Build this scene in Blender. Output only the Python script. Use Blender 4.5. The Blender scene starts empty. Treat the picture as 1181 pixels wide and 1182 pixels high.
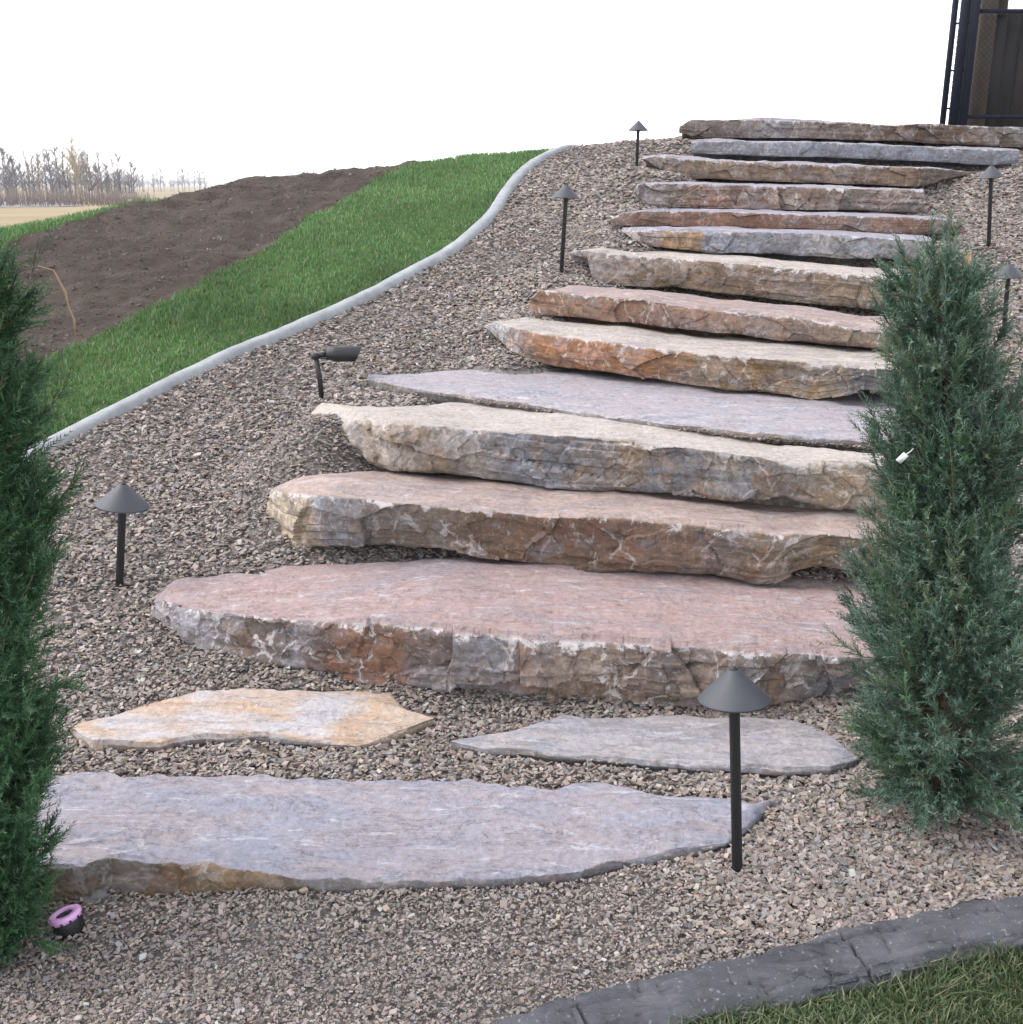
import bpy, math, random
import numpy as np
from mathutils import Vector, Matrix, Euler

# ------------------------------------------------------------------ camera, sky, sun, exposure
SC = bpy.context.scene
COL = SC.collection
R = math.radians
PITCH, EYE, FPX, CX, CY = R(16.8), 1.65, 1256.0, 590.5, 591.0      # photograph measured in its own 1181 px frame
cam = bpy.data.cameras.new("camera"); cam_o = bpy.data.objects.new("camera", cam); COL.objects.link(cam_o)
cam.sensor_width = 36.0; cam.lens = FPX / 1181.5 * 36.0
cam.clip_start = 0.05; cam.clip_end = 9000
cam_o.location = (0, 0, EYE); cam_o.rotation_euler = (R(90) - PITCH, 0, 0)
SC.camera = cam_o

SUN_EL, SUN_AZ = R(50), R(-84)                                      # azimuth from +Y towards +X
w = bpy.data.worlds.new("World"); SC.world = w; w.use_nodes = True
nt = w.node_tree; nt.nodes.clear()
sky = nt.nodes.new("ShaderNodeTexSky"); sky.sky_type = 'NISHITA'; sky.sun_disc = False
sky.sun_elevation = SUN_EL; sky.sun_rotation = SUN_AZ
sky.air_density = 1.0; sky.dust_density = 0.6; sky.ozone_density = 1.0
hs = nt.nodes.new("ShaderNodeHueSaturation"); hs.inputs['Saturation'].default_value = 0.24
bg = nt.nodes.new("ShaderNodeBackground"); bg.inputs[1].default_value = 0.15
wo = nt.nodes.new("ShaderNodeOutputWorld")
nt.links.new(sky.outputs[0], hs.inputs['Color']); nt.links.new(hs.outputs[0], bg.inputs[0]); nt.links.new(bg.outputs[0], wo.inputs[0])
sun = bpy.data.lights.new("sun", 'SUN'); sun.energy = 0.6; sun.angle = R(26); sun.color = (1.0, 0.95, 0.9)
sun_o = bpy.data.objects.new("sun", sun); COL.objects.link(sun_o)
sd = Vector((math.sin(SUN_AZ) * math.cos(SUN_EL), math.cos(SUN_AZ) * math.cos(SUN_EL), math.sin(SUN_EL)))
sun_o.rotation_euler = sd.to_track_quat('Z', 'Y').to_euler(); sun_o.location = (-8, 2, 9)
SC.view_settings.view_transform = 'Standard'; SC.view_settings.look = 'None'
SC.view_settings.gamma = 1.0; SC.view_settings.use_curve_mapping = False
SC.view_settings.exposure = 1.83
SC.render.engine = 'CYCLES'
SC.cycles.use_denoising = True
SC.cycles.max_bounces = 5; SC.cycles.diffuse_bounces = 3; SC.cycles.volume_bounces = 0
rng = np.random.default_rng(7); random.seed(7)

# ------------------------------------------------------------------ noise in numpy
def hsh(ix, iy, iz, s=0):
    h = (ix.astype(np.int64) * 374761393 + iy.astype(np.int64) * 668265263 + iz.astype(np.int64) * 1274126177 + s * 974634781) & 0xffffffff
    h = ((h ^ (h >> 13)) * 1274126177) & 0xffffffff
    h = ((h ^ (h >> 16)) * 2246822519) & 0xffffffff
    h = h ^ (h >> 15)
    return (h & 0xffffff) / float(0x1000000)
def vnoise(x, y, z=None, s=0):
    x = np.asarray(x, float); y = np.asarray(y, float); z = np.zeros_like(x) if z is None else np.asarray(z, float)
    x0, y0, z0 = np.floor(x), np.floor(y), np.floor(z)
    fx, fy, fz = x - x0, y - y0, z - z0
    q = lambda t: t * t * t * (t * (t * 6 - 15) + 10)
    fx, fy, fz = q(fx), q(fy), q(fz)
    c = lambda a, b, d: hsh(x0 + a, y0 + b, z0 + d, s)
    l = lambda a, b, t: a + (b - a) * t
    return l(l(l(c(0,0,0), c(1,0,0), fx), l(c(0,1,0), c(1,1,0), fx), fy), l(l(c(0,0,1), c(1,0,1), fx), l(c(0,1,1), c(1,1,1), fx), fy), fz) * 2 - 1
def fbm(x, y, z=None, o=4, s=0, g=0.5):
    a, r, f = 1.0, 0.0, 1.0
    for i in range(o):
        r = r + a * vnoise(x * f, y * f, None if z is None else z * f, s + i * 17); a *= g; f *= 2.03
    return r
def facets(x, y, s=0, tilt=1.0):
    """chiselled facets: each jittered cell is a small tilted plane"""
    x0, y0 = np.floor(x), np.floor(y)
    best = np.full(x.shape, 1e9); val = np.zeros(x.shape)
    for i in (-1, 0, 1):
        for j in (-1, 0, 1):
            cx, cy = x0 + i, y0 + j; o = np.zeros_like(cx)
            px = cx + hsh(cx, cy, o, s); py = cy + hsh(cx, cy, o + 1, s)
            d = (x - px) ** 2 + (y - py) ** 2
            v = (hsh(cx, cy, o + 2, s) - .5) + tilt * ((hsh(cx, cy, o + 3, s) - .5) * (x - px) + (hsh(cx, cy, o + 4, s) - .5) * (y - py))
            m = d < best; best = np.where(m, d, best); val = np.where(m, v, val)
    return val

# ------------------------------------------------------------------ object helpers
def tag(o, label=None, cat=None, group=None, kind=None):
    if label: o["label"] = label
    if cat: o["category"] = cat
    if group: o["group"] = group
    if kind: o["kind"] = kind
    return o
def empty(name, loc):
    o = bpy.data.objects.new(name, None); COL.objects.link(o); o.location = loc; o.empty_display_size = .1
    return o
def mesh_np(name, V, F, mat=None, parent=None, smooth=True, attrs=None, origin=None):
    """V (n,3) array; F list of (m,k) index arrays"""
    V = np.asarray(V, np.float32)
    if origin is not None: V = V - np.asarray(origin, np.float32)
    F = [np.asarray(f, np.int32) for f in (F if isinstance(F, list) else [F]) if len(f)]
    me = bpy.data.meshes.new(name)
    me.vertices.add(len(V)); me.vertices.foreach_set("co", V.ravel())
    loops = np.concatenate([f.ravel() for f in F]); tot = np.concatenate([np.full(len(f), f.shape[1], np.int32) for f in F])
    start = np.concatenate([[0], np.cumsum(tot)[:-1]]).astype(np.int32)
    me.loops.add(len(loops)); me.loops.foreach_set("vertex_index", loops)
    me.polygons.add(len(tot)); me.polygons.foreach_set("loop_start", start)
    me.update(calc_edges=True)
    me.polygons.foreach_set("use_smooth", np.full(len(tot), bool(smooth)))
    for k, a in (attrs or {}).items():
        a = np.asarray(a, np.float32)
        if a.ndim == 2:
            at_ = me.attributes.new(k, 'FLOAT_COLOR', 'POINT'); at_.data.foreach_set("color", np.c_[a, np.ones(len(a))].astype(np.float32).ravel())
        else:
            at_ = me.attributes.new(k, 'FLOAT', 'POINT'); at_.data.foreach_set("value", a)
    me.update()
    if mat: me.materials.append(mat)
    o = bpy.data.objects.new(name, me); COL.objects.link(o)
    if origin is not None: o.location = origin
    if parent: o.parent = parent
    return o
def grid_faces(n, m, wrap=False):
    a = np.arange(n * m).reshape(n, m)
    if wrap: a = np.c_[a, a[:, :1]]
    return np.stack([a[:-1, :-1], a[1:, :-1], a[1:, 1:], a[:-1, 1:]], -1).reshape(-1, 4)
def copy_thing(o, parent=None):
    c = o.copy(); COL.objects.link(c)
    if parent: c.parent = parent
    for ch in list(o.children): copy_thing(ch, c)
    return c
def lathe(prof, n=32, cap=True):
    prof = np.array(prof, float); k = len(prof)
    a = np.linspace(0, 2 * np.pi, n, endpoint=False)
    V = np.stack([prof[:, None, 0] * np.cos(a), prof[:, None, 0] * np.sin(a), np.repeat(prof[:, 1:2], n, 1)], -1).reshape(-1, 3)
    i = np.arange(k * n).reshape(k, n); j = np.c_[i, i[:, :1]]
    F = np.stack([j[:-1, :-1], j[:-1, 1:], j[1:, 1:], j[1:, :-1]], -1).reshape(-1, 4)
    return V, F
def tube(path, rad, n=8):
    P = np.array(path, float); k = len(P); rad = np.broadcast_to(np.asarray(rad, float), (k,))
    T = np.gradient(P, axis=0); T /= np.linalg.norm(T, axis=1, keepdims=True) + 1e-9
    up = np.where(np.abs(T[:, 2:3]) > .9, np.array([[1., 0, 0]]), np.array([[0, 0, 1.]]))
    A = np.cross(T, up); A /= np.linalg.norm(A, axis=1, keepdims=True); B = np.cross(T, A)
    a = np.linspace(0, 2 * np.pi, n, endpoint=False)
    V = P[:, None] + rad[:, None, None] * (A[:, None] * np.cos(a)[None, :, None] + B[:, None] * np.sin(a)[None, :, None])
    F = grid_faces(k, n, True)
    V = np.concatenate([V.reshape(-1, 3), P[:1], P[-1:]])
    j = np.arange(n); c0, c1 = k * n, k * n + 1
    t = np.concatenate([np.stack([np.full(n, c0), j, (j + 1) % n], -1), np.stack([np.full(n, c1), (k - 1) * n + (j + 1) % n, (k - 1) * n + j], -1)])
    return V, F, t
def box(x0, x1, y0, y1, z0, z1):
    V = np.array([[x, y, z] for x in (x0, x1) for y in (y0, y1) for z in (z0, z1)], float)
    F = np.array([[0, 1, 3, 2], [4, 6, 7, 5], [0, 4, 5, 1], [2, 3, 7, 6], [0, 2, 6, 4], [1, 5, 7, 3]])
    return V, F
def join(parts):
    Vs, Q, T, n = [], [], [], 0
    for p in parts:
        Vs.append(p[0])
        for f in p[1:]:
            f = np.asarray(f)
            if len(f): (Q if f.shape[1] == 4 else T).append(f + n)
        n += len(p[0])
    return np.concatenate(Vs), ([np.concatenate(Q)] if Q else []) + ([np.concatenate(T)] if T else [])

# ------------------------------------------------------------------ node helpers
class NT:
    def __init__(s, name):
        s.m = bpy.data.materials.new(name); s.m.use_nodes = True; s.t = s.m.node_tree; s.t.nodes.clear()
        s.out = s.t.nodes.new("ShaderNodeOutputMaterial"); s.b = s.t.nodes.new("ShaderNodeBsdfPrincipled")
        s.t.links.new(s.b.outputs[0], s.out.inputs[0]); s.tc = s.t.nodes.new("ShaderNodeTexCoord").outputs['Object']
    def n(s, typ): return s.t.nodes.new(typ)
    def put(s, sock, v):
        if hasattr(v, 'is_output') or isinstance(v, bpy.types.NodeSocket): s.t.links.new(v, sock)
        elif isinstance(v, (tuple, list)) and len(v) == 3 and sock.type == 'RGBA': sock.default_value = (*v, 1)
        else: sock.default_value = v
    def attr(s, name, fac=True):
        a = s.n("ShaderNodeAttribute"); a.attribute_name = name; return a.outputs['Fac' if fac else 'Color']
    def map(s, scale=(1, 1, 1), rot=(0, 0, 0), src=None):
        m = s.n("ShaderNodeMapping"); s.put(m.inputs[0], src or s.tc); m.inputs['Scale'].default_value = scale; m.inputs['Rotation'].default_value = rot
        return m.outputs[0]
    def noise(s, scale, detail=4, rough=.55, dist=0, vec=None, col=False):
        n = s.n("ShaderNodeTexNoise"); s.put(n.inputs['Vector'], vec or s.tc); n.inputs['Scale'].default_value = scale
        n.inputs['Detail'].default_value = detail; n.inputs['Roughness'].default_value = rough; n.inputs['Distortion'].default_value = dist
        return n.outputs[1 if col else 0]
    def vor(s, scale, vec=None, feature='F1', out=0, rand=1):
        n = s.n("ShaderNodeTexVoronoi"); n.feature = feature; s.put(n.inputs['Vector'], vec or s.tc); n.inputs['Scale'].default_value = scale; n.inputs['Randomness'].default_value = rand
        return n.outputs[out]
    def math(s, op, a, b=0., c=None, clamp=False):
        n = s.n("ShaderNodeMath"); n.operation = op; n.use_clamp = clamp; s.put(n.inputs[0], a); s.put(n.inputs[1], b)
        if c is not None: s.put(n.inputs[2], c)
        return n.outputs[0]
    def rng(s, v, a, b, c=0., d=1., smooth=True):
        n = s.n("ShaderNodeMapRange"); n.interpolation_type = 'SMOOTHSTEP' if smooth else 'LINEAR'
        for i, x in enumerate((v, a, b, c, d)): s.put(n.inputs[i], x)
        return n.outputs[0]
    def ramp(s, v, stops, mode='LINEAR'):
        n = s.n("ShaderNodeValToRGB"); n.color_ramp.interpolation = mode; e = n.color_ramp.elements
        while len(e) < len(stops): e.new(.5)
        for el, (p, c) in zip(e, stops): el.position = p; el.color = (*c, 1)
        s.put(n.inputs[0], v); return n.outputs[0]
    def mix(s, f, a, b, mode='MIX'):
        n = s.n("ShaderNodeMix"); n.data_type = 'RGBA'; n.blend_type = mode; n.clamp_factor = True
        s.put(n.inputs[0], f); s.put(n.inputs[6], a); s.put(n.inputs[7], b); return n.outputs[2]
    def bump(s, h, strength, dist, prev=None):
        n = s.n("ShaderNodeBump"); n.inputs['Strength'].default_value = strength; n.inputs['Distance'].default_value = dist; s.put(n.inputs['Height'], h)
        if prev: s.t.links.new(prev, n.inputs['Normal'])
        return n.outputs[0]
    def done(s, col=None, rough=.7, nrm=None, metal=0., spec=None):
        if col is not None: s.put(s.b.inputs['Base Color'], col)
        s.put(s.b.inputs['Roughness'], rough); s.b.inputs['Metallic'].default_value = metal
        if spec is not None: s.b.inputs['Specular IOR Level'].default_value = spec
        if nrm: s.t.links.new(nrm, s.b.inputs['Normal'])
        return s.m
def simple_mat(name, col, rough=.6, var=.25, scale=20, bump=.2, metal=0., spec=None):
    k = NT(name); f = k.noise(scale, 6)
    c = k.mix(f, tuple(x * (1 - var) for x in col), tuple(min(1, x * (1 + var)) for x in col))
    return k.done(c, rough, k.bump(k.noise(scale * 8, 4), bump, .002), metal, spec)

# ------------------------------------------------------------------ measuring: pixel of the photograph -> ray, and ground height
def ray(px, py):
    u = (np.asarray(px, float) - CX) / FPX; v = (CY - np.asarray(py, float)) / FPX
    return u, math.cos(PITCH) + v * math.sin(PITCH), -math.sin(PITCH) + v * math.cos(PITCH)
def at_y(px, py, y):
    dx, dy, dz = ray(px, py); t = y / dy; return np.stack([t * dx, t * dy, EYE + t * dz], -1)
def at_z(px, py, z):
    dx, dy, dz = ray(px, py); t = (z - EYE) / dz; return np.stack([t * dx, t * dy, EYE + t * dz], -1)
SL, Y0 = .265, 2.70
CRX, CRY = np.array([-14, -3.62, -2.13, -1.0, .37, 1.5, 2.2, 40]), np.array([4.1, 7.78, 9.05, 9.57, 10.08, 10.5, 10.6, 10.6])
ANCH = np.array([list(at_z(*a[:2], a[2])[:2]) + [a[3]] if len(a) == 4 else list(at_y(*a)) for a in
    [(364, 478, .745, .725), (425, 437, .775, .75), (470, 452, .76, .72), (592, 414, 5.48), (613, 366, 5.95), (655, 299, 6.75), (684, 333, 6.55), (722, 277, 7.12), (706, 264, 7.5), (736, 238, 8.05), (745, 192, 8.74), (770, 208, 8.6),
     (798, 182, 9.3), (784, 159, 10.05), (1067, 250, 7.9), (1128, 204, 9.0), (1177, 195, 9.1), (1114, 275, 7.35)]])
def crest(x): return np.interp(x, CRX, CRY)
def ground(x, y, rough=True):
    x = np.asarray(x, float); y = np.asarray(y, float)
    k = .07; p = SL * (y - Y0)
    z = .04 + k * np.logaddexp(0, (p - .04) / k)
    z = z - .085 * np.exp(-((x + 1.0) / .4) ** 2 - ((y - 2.05) / .3) ** 2)          # hollow round the near shrub
    z = z - .035 * np.exp(-((x - .3) / .75) ** 4 - ((y - 3.02) / .16) ** 2)
    sw = 0; sz = 0
    for ax_, ay_, az_ in ANCH:
        wt = np.exp(-((x - ax_) / .26) ** 2 - ((y - ay_) / .3) ** 2); sw = sw + wt; sz = sz + wt * az_
    z = z + (sz - sw * z) / np.maximum(sw, 1.)
    d = np.maximum(y - crest(x) + .22, 0)
    fall = np.where(d < .85, .5 * d * d, .5 * .85 ** 2 + .85 * (d - .85))
    left = z - fall
    plat = z - np.where(z > 1.98, z - 1.98 - .12 * (1 - np.exp(-(z - 1.98) / .12)), 0)  # terrace at the head of the steps
    t = np.clip((x - .9) / .9, 0, 1); t = t * t * (3 - 2 * t)
    z = left * (1 - t) + plat * t
    if rough: z = z + .012 * fbm(x * 1.3, y * 1.3, s=3, o=3) + .006 * fbm(x * 5, y * 5, s=9, o=3)
    return np.maximum(z, -1.3)
def at_g(px, py):
    px = np.atleast_1d(np.asarray(px, float)); py = np.atleast_1d(np.asarray(py, float))
    dx, dy, dz = ray(px, py); t = np.full(px.shape, 1.0); hit = np.zeros(px.shape, bool)
    for _ in range(4000):
        h = EYE + t * dz - ground(t * dx, t * dy, False)
        hit |= h < 0.0015
        t = np.where(hit, t, t + np.maximum(.2 * h, .002))
        if hit.all() or (t[~hit] > 60).all(): break
    return np.stack([t * dx, t * dy, EYE + t * dz], -1)
def smooth_path(P, n):
    P = np.array(P, float); d = np.r_[0, np.cumsum(np.linalg.norm(np.diff(P, axis=0), axis=1))]
    Q = np.concatenate([2 * P[:1] - P[1:2], P, 2 * P[-1:] - P[-2:-1]])
    s = np.linspace(0, d[-1], n); i = np.clip(np.searchsorted(d, s, side='right') - 1, 0, len(P) - 2)
    t = ((s - d[i]) / (d[i + 1] - d[i]))[:, None]
    a, b, c, e = Q[i], Q[i + 1], Q[i + 2], Q[i + 3]
    return .5 * (2 * b + (c - a) * t + (2 * a - 5 * b + 4 * c - e) * t ** 2 + (3 * b - a - 3 * c + e) * t ** 3)

# ------------------------------------------------------------------ zones on the hillside
UE = at_g([-60, 0, 75, 150, 230, 320, 420, 470, 520, 545, 568, 583, 600, 620, 645], [590, 551, 508, 467, 430, 388, 343, 319, 290, 271, 250, 225, 203, 187, 174])
UE = np.concatenate([[UE[0] + (UE[0] - UE[1]) * 3], UE, [UE[-1] + np.array([.25, .5, 0]), UE[-1] + np.array([.7, 1.2, 0])]])
UEs = smooth_path(UE[:, :2], 260)
SO = at_g([-80, 0, 60, 105, 150, 200, 280, 350, 400, 440, 470], [500, 446, 412, 388, 368, 345, 302, 258, 229, 206, 192])
SO = np.concatenate([[SO[0] + (SO[0] - SO[1]) * 3], SO, [SO[-1] + np.array([.35, .5, 0])]])
SOs = smooth_path(SO[:, :2], 160)
def by_y(path, y):
    i = np.argsort(path[:, 1]); return np.interp(y, path[i, 1], path[i, 0])
LE_up = at_z(np.array([430, 560, 660, 800, 970, 1100, 1181, 1300]), np.array([1222, 1183, 1151, 1113, 1080, 1053, 1036, 1014]), .075)
LE_lo = at_z(np.array([520, 640, 720, 830, 1007, 1100, 1181, 1300]), np.array([1262, 1218, 1196, 1163, 1116, 1095, 1078, 1052]), .075)
LEc = smooth_path(((LE_up + LE_lo) / 2)[:, :2], 240)
LEw = float(np.mean(np.linalg.norm(LE_up - LE_lo, axis=1)))
def low_lawn(x, y):                                                 # True on the lawn side of the near edging
    return y < np.interp(x, LEc[:, 0], LEc[:, 1])
def zone(x, y):
    """0 gravel, 1 lawn, 2 soil"""
    z = np.zeros(np.shape(x), int)
    z = np.where(x < by_y(UEs, y), 1, z)
    so = by_y(SOs, y) + .04 * vnoise(x * 3, y * 3, s=5)
    z = np.where((x < so) & (y < crest(x) - .05 - np.clip((-x - 2.85) * 1.0, -.3, .5) + .06 * vnoise(x * 4, y * 4, s=6)) & (y > 3), 2, z)
    z = np.where(low_lawn(x, y) & (y < 2.6) & (x > -.6), 1, z)
    return z

# ------------------------------------------------------------------ ground materials
def gravel_mat():
    k = NT("gravel_bed"); v = k.vor(70, out=1); n = k.noise(2.2, 5)
    c = k.ramp(k.noise(45, 6), [(.3, (.07, .06, .055)), (.5, (.16, .14, .13)), (.7, (.24, .21, .2))])
    c = k.mix(k.rng(n, .35, .7, 0, .5), c, (.12, .1, .085))
    return k.done(c, .9, k.bump(k.vor(60), .8, .01))
def chip_mat():
    k = NT("slate_chips"); a = k.attr("col", False)
    c = k.mix(k.rng(k.noise(90, 6), .35, .7, 0, .35), a, (.3, .27, .25))
    return k.done(c, .85, k.bump(k.noise(160, 5), .35, .002), spec=.3)
def soil_mat():
    k = NT("soil"); c = k.ramp(k.noise(6, 8, .65), [(.3, (.042, .03, .024)), (.5, (.068, .05, .041)), (.72, (.1, .077, .063))])
    c = k.mix(k.rng(k.noise(.9, 4, vec=k.map((1, 3.2, 1))), .45, .65, 0, .45), c, (.11, .086, .07))
    c = k.mix(k.rng(k.noise(40, 5), .63, .74, 0, .45), c, (.16, .145, .125))
    b = k.bump(k.noise(11, 9, .7), 1.0, .06)
    return k.done(c, .95, k.bump(k.noise(60, 6), .7, .012, b), spec=.2)
def lawn_mat():
    k = NT("lawn_base"); c = k.ramp(k.noise(9, 7), [(.3, (.03, .05, .012)), (.6, (.055, .095, .025)), (.8, (.1, .11, .04))])
    return k.done(c, .95, k.bump(k.noise(60, 5), .6, .02), spec=.2)
def blade_mat():
    k = NT("grass_blades"); a = k.attr("col", False)
    m = k.done(a, .6, spec=.3)
    tr = k.n("ShaderNodeBsdfTranslucent"); k.t.links.new(a, tr.inputs[0])
    mx = k.n("ShaderNodeMixShader"); mx.inputs[0].default_value = .25
    k.t.links.new(k.b.outputs[0], mx.inputs[1]); k.t.links.new(tr.outputs[0], mx.inputs[2]); k.t.links.new(mx.outputs[0], k.out.inputs[0])
    return m
M_GRAVEL, M_CHIP, M_SOIL, M_LAWN, M_BLADE = gravel_mat(), chip_mat(), soil_mat(), lawn_mat(), blade_mat()

# ------------------------------------------------------------------ terrain sheets
xs = np.unique(np.r_[np.linspace(-40, -7, 34), np.arange(-7, 7.01, .045), np.linspace(7, 40, 34)])
ys = np.unique(np.r_[np.linspace(-14, .9, 24), np.arange(.9, 12.6, .045), np.linspace(12.6, 40, 60)])
X, Y = np.meshgrid(xs, ys, indexing='ij'); Z = ground(X, Y)
ZN = zone(X, Y)
Z = Z + np.where(ZN == 2, .02 * fbm(X * 7, Y * 7, s=31, o=4) + .012 * fbm(X * 1.2 + Y * .4, Y * 5, s=33, o=3), 0)
Z = Z - .009 * (ZN == 0)
Vt = np.stack([X, Y, Z], -1).reshape(-1, 3); Ft = grid_faces(len(xs), len(ys))
cen = Vt[Ft].mean(1); zf = zone(cen[:, 0], cen[:, 1])
for zi, nm, mt in ((0, "gravel_bed", M_GRAVEL), (1, "lawn", M_LAWN), (2, "soil", M_SOIL)):
    f = Ft[zf == zi]; u, inv = np.unique(f, return_inverse=True)
    tag(mesh_np(nm, Vt[u], inv.reshape(f.shape), mt), kind="structure")
def field_mat():
    k = NT("dry_field"); n = k.noise(.03, 6, vec=k.map((1, 3, 1)))
    c = k.ramp(n, [(.3, (.16, .13, .07)), (.5, (.26, .19, .1)), (.7, (.3, .24, .15))])
    return k.done(c, .95, spec=.1)
g = np.linspace(-1, 1, 61); gx = np.sign(g) * np.abs(g) ** 2 * 4000
GX, GY = np.meshgrid(gx, gx + 0, indexing='ij')
GZ = -1.34 + np.where(np.hypot(GX, GY) > 50, .03 * vnoise(GX * .02, GY * .02, s=2), 0)
tag(mesh_np("ground", np.stack([GX, GY, GZ], -1).reshape(-1, 3), grid_faces(61, 61), field_mat()), kind="structure")
# gravelled lot in the field
lot = at_z(np.array([-260, 98, 72, -260]), np.array([242.5, 238, 231.5, 232.5]), -1.29)
tag(mesh_np("road", lot, np.array([[0, 1, 2, 3]]), simple_mat("road_gravel", (.24, .235, .235), 1.0, .2, .2, spec=0.)), kind="structure")

# ------------------------------------------------------------------ stone material
def stone_mat(name, front, top, rust=.3, rustc=(.2, .085, .035), pale=.4, topvar=(.2, .18, .2), strata=.35, seed=0, edge=.7, dark=.3):
    k_pale = pale * .85; k = NT(name); off = (seed * 3.7, seed * 1.9, seed * 2.3)
    mp = k.n("ShaderNodeMapping"); k.put(mp.inputs[0], k.tc); mp.inputs['Location'].default_value = off; P = mp.outputs[0]
    su, sv, tp = k.attr("su"), k.attr("sv"), k.attr("tp")
    wob = k.noise(5, 5, .6, vec=P)
    s2 = k.math('ADD', su, k.math('MULTIPLY', k.math('SUBTRACT', wob, .5), .16))
    cf = k.ramp(s2, front)
    # patches of rust and of the blue-grey core showing through
    cf = k.mix(k.rng(k.noise(7, 7, .62, .4, vec=P), .5, .555, 0, rust), cf, rustc)
    P3 = k.map((1, 1, 1.6), (.3, .2, 1.1), src=P)
    cf = k.mix(k.rng(k.noise(6.3, 6, .6, .8, vec=P3), .55, .59, 0, .5), cf, (.2, .205, .225))
    cf = k.mix(k.rng(k.noise(9, 8, .65, .2, vec=P3), .53, .6, 0, dark), cf, (.07, .058, .05))
    st = k.noise(3, 5, .6, .3, vec=k.map((1, 1, 14), src=P))
    cf = k.mix(k.rng(st, .5, .64, 0, strata), cf, (.33, .27, .2))
    wv = k.n("ShaderNodeMix"); wv.data_type = 'VECTOR'; wv.inputs[0].default_value = .13; k.t.links.new(P, wv.inputs[4]); k.t.links.new(k.noise(6, 5, .6, vec=P, col=True), wv.inputs[5]); PW_ = wv.outputs[1]
    fc = k.vor(7.5, k.map((1, 1, 1.5), src=PW_), out=1)
    fv = k.n("ShaderNodeSeparateColor"); k.t.links.new(fc, fv.inputs[0])
    cf = k.mix(k.rng(fv.outputs[0], .2, 1, 0, .55, False), cf, k.mix(1., cf, (.52, .5, .5), 'MULTIPLY'))
    cf = k.mix(k.rng(fv.outputs[1], .62, .66, 0, .4), cf, k.mix(.5, cf, (.36, .35, .38)))
    cf = k.mix(k.rng(k.noise(24, 8, .72, .6, vec=P), .42, .56, .5, 0), cf, (.1, .075, .06))
    ve = k.vor(6.5, k.map((1.2, 1.2, .8), (.1, .25, .1), src=PW_), 'DISTANCE_TO_EDGE')
    vm = k.math('MULTIPLY', k.rng(ve, .008, .035, 1, 0), k.rng(k.noise(8, 6, .7, vec=P), .49, .58))
    cf = k.mix(k.math('MULTIPLY', vm, pale), cf, (.6, .58, .58))
    # scuffs and lime bloom
    sc = k.noise(11, 10, .74, 1.6, vec=k.map((1, 1, .75), src=P))
    cf = k.mix(k.rng(sc, .57, .61, 0, k_pale), cf, (.56, .54, .55))
    cf = k.mix(k.rng(k.math('ADD', sv, k.math('MULTIPLY', k.math('SUBTRACT', k.noise(13, 8, .72, .5, vec=P), .5), 1.5)), .97, 1.03, 0, edge), cf, (.6, .58, .59))
    # trodden bed face
    tn = k.noise(2.6, 7, .6, .6, vec=k.map((1, 2.2, 1), src=P))
    ct = k.ramp(tn, [(.25, top[0]), (.42, top[1]), (.56, top[2]), (.7, top[3])])
    lay = k.noise(5, 9, .68, .9, vec=k.map((.9, 2.8, 1), (0, 0, .1), src=P))
    ct = k.mix(k.rng(lay, .53, .6, 0, .45), ct, topvar)
    ct = k.mix(k.rng(k.noise(9, 9, .72, .6, vec=k.map((.8, 3.4, 1), (0, 0, .15), src=P)), .56, .63, 0, .6), ct, (.58, .56, .58))
    cr = k.math('ABSOLUTE', k.math('SUBTRACT', lay, .53))
    ct = k.mix(k.rng(cr, .0, .008, .75, 0), ct, (.09, .075, .07))
    ct = k.mix(k.rng(k.noise(5, 8, .7, .4, vec=k.map((.5, 5, 1), (0, 0, .1), src=P)), .54, .62, 0, .28), ct, k.mix(1., ct, (.62, .58, .58), 'MULTIPLY'))
    cf = k.mix(1., cf, (1., .965, .95), 'MULTIPLY'); ct = k.mix(1., ct, (.9, .885, .9), 'MULTIPLY')
    c = k.mix(tp, cf, ct)
    v = k.noise(55, 8, .7, vec=P); c = k.mix(k.rng(v, .32, .64, .75, 0, False), c, k.mix(1., c, (.55, .53, .52), 'MULTIPLY'))
    c = k.mix(k.rng(k.noise(130, 4, vec=P), .66, .72, 0, .5), c, (.5, .48, .46))
    h1 = k.bump(k.noise(22, 9, .68, .3, vec=P), .7, .016)
    h2 = k.bump(k.math('ADD', k.math('MULTIPLY', st, .8), k.math('MULTIPLY', k.noise(90, 6, .7, vec=P), .5)), .55, .006, h1)
    h3 = k.bump(k.rng(cr, 0, .008), .35, .006, h2)
    return k.done(c, .78, h3, spec=.35)

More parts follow.
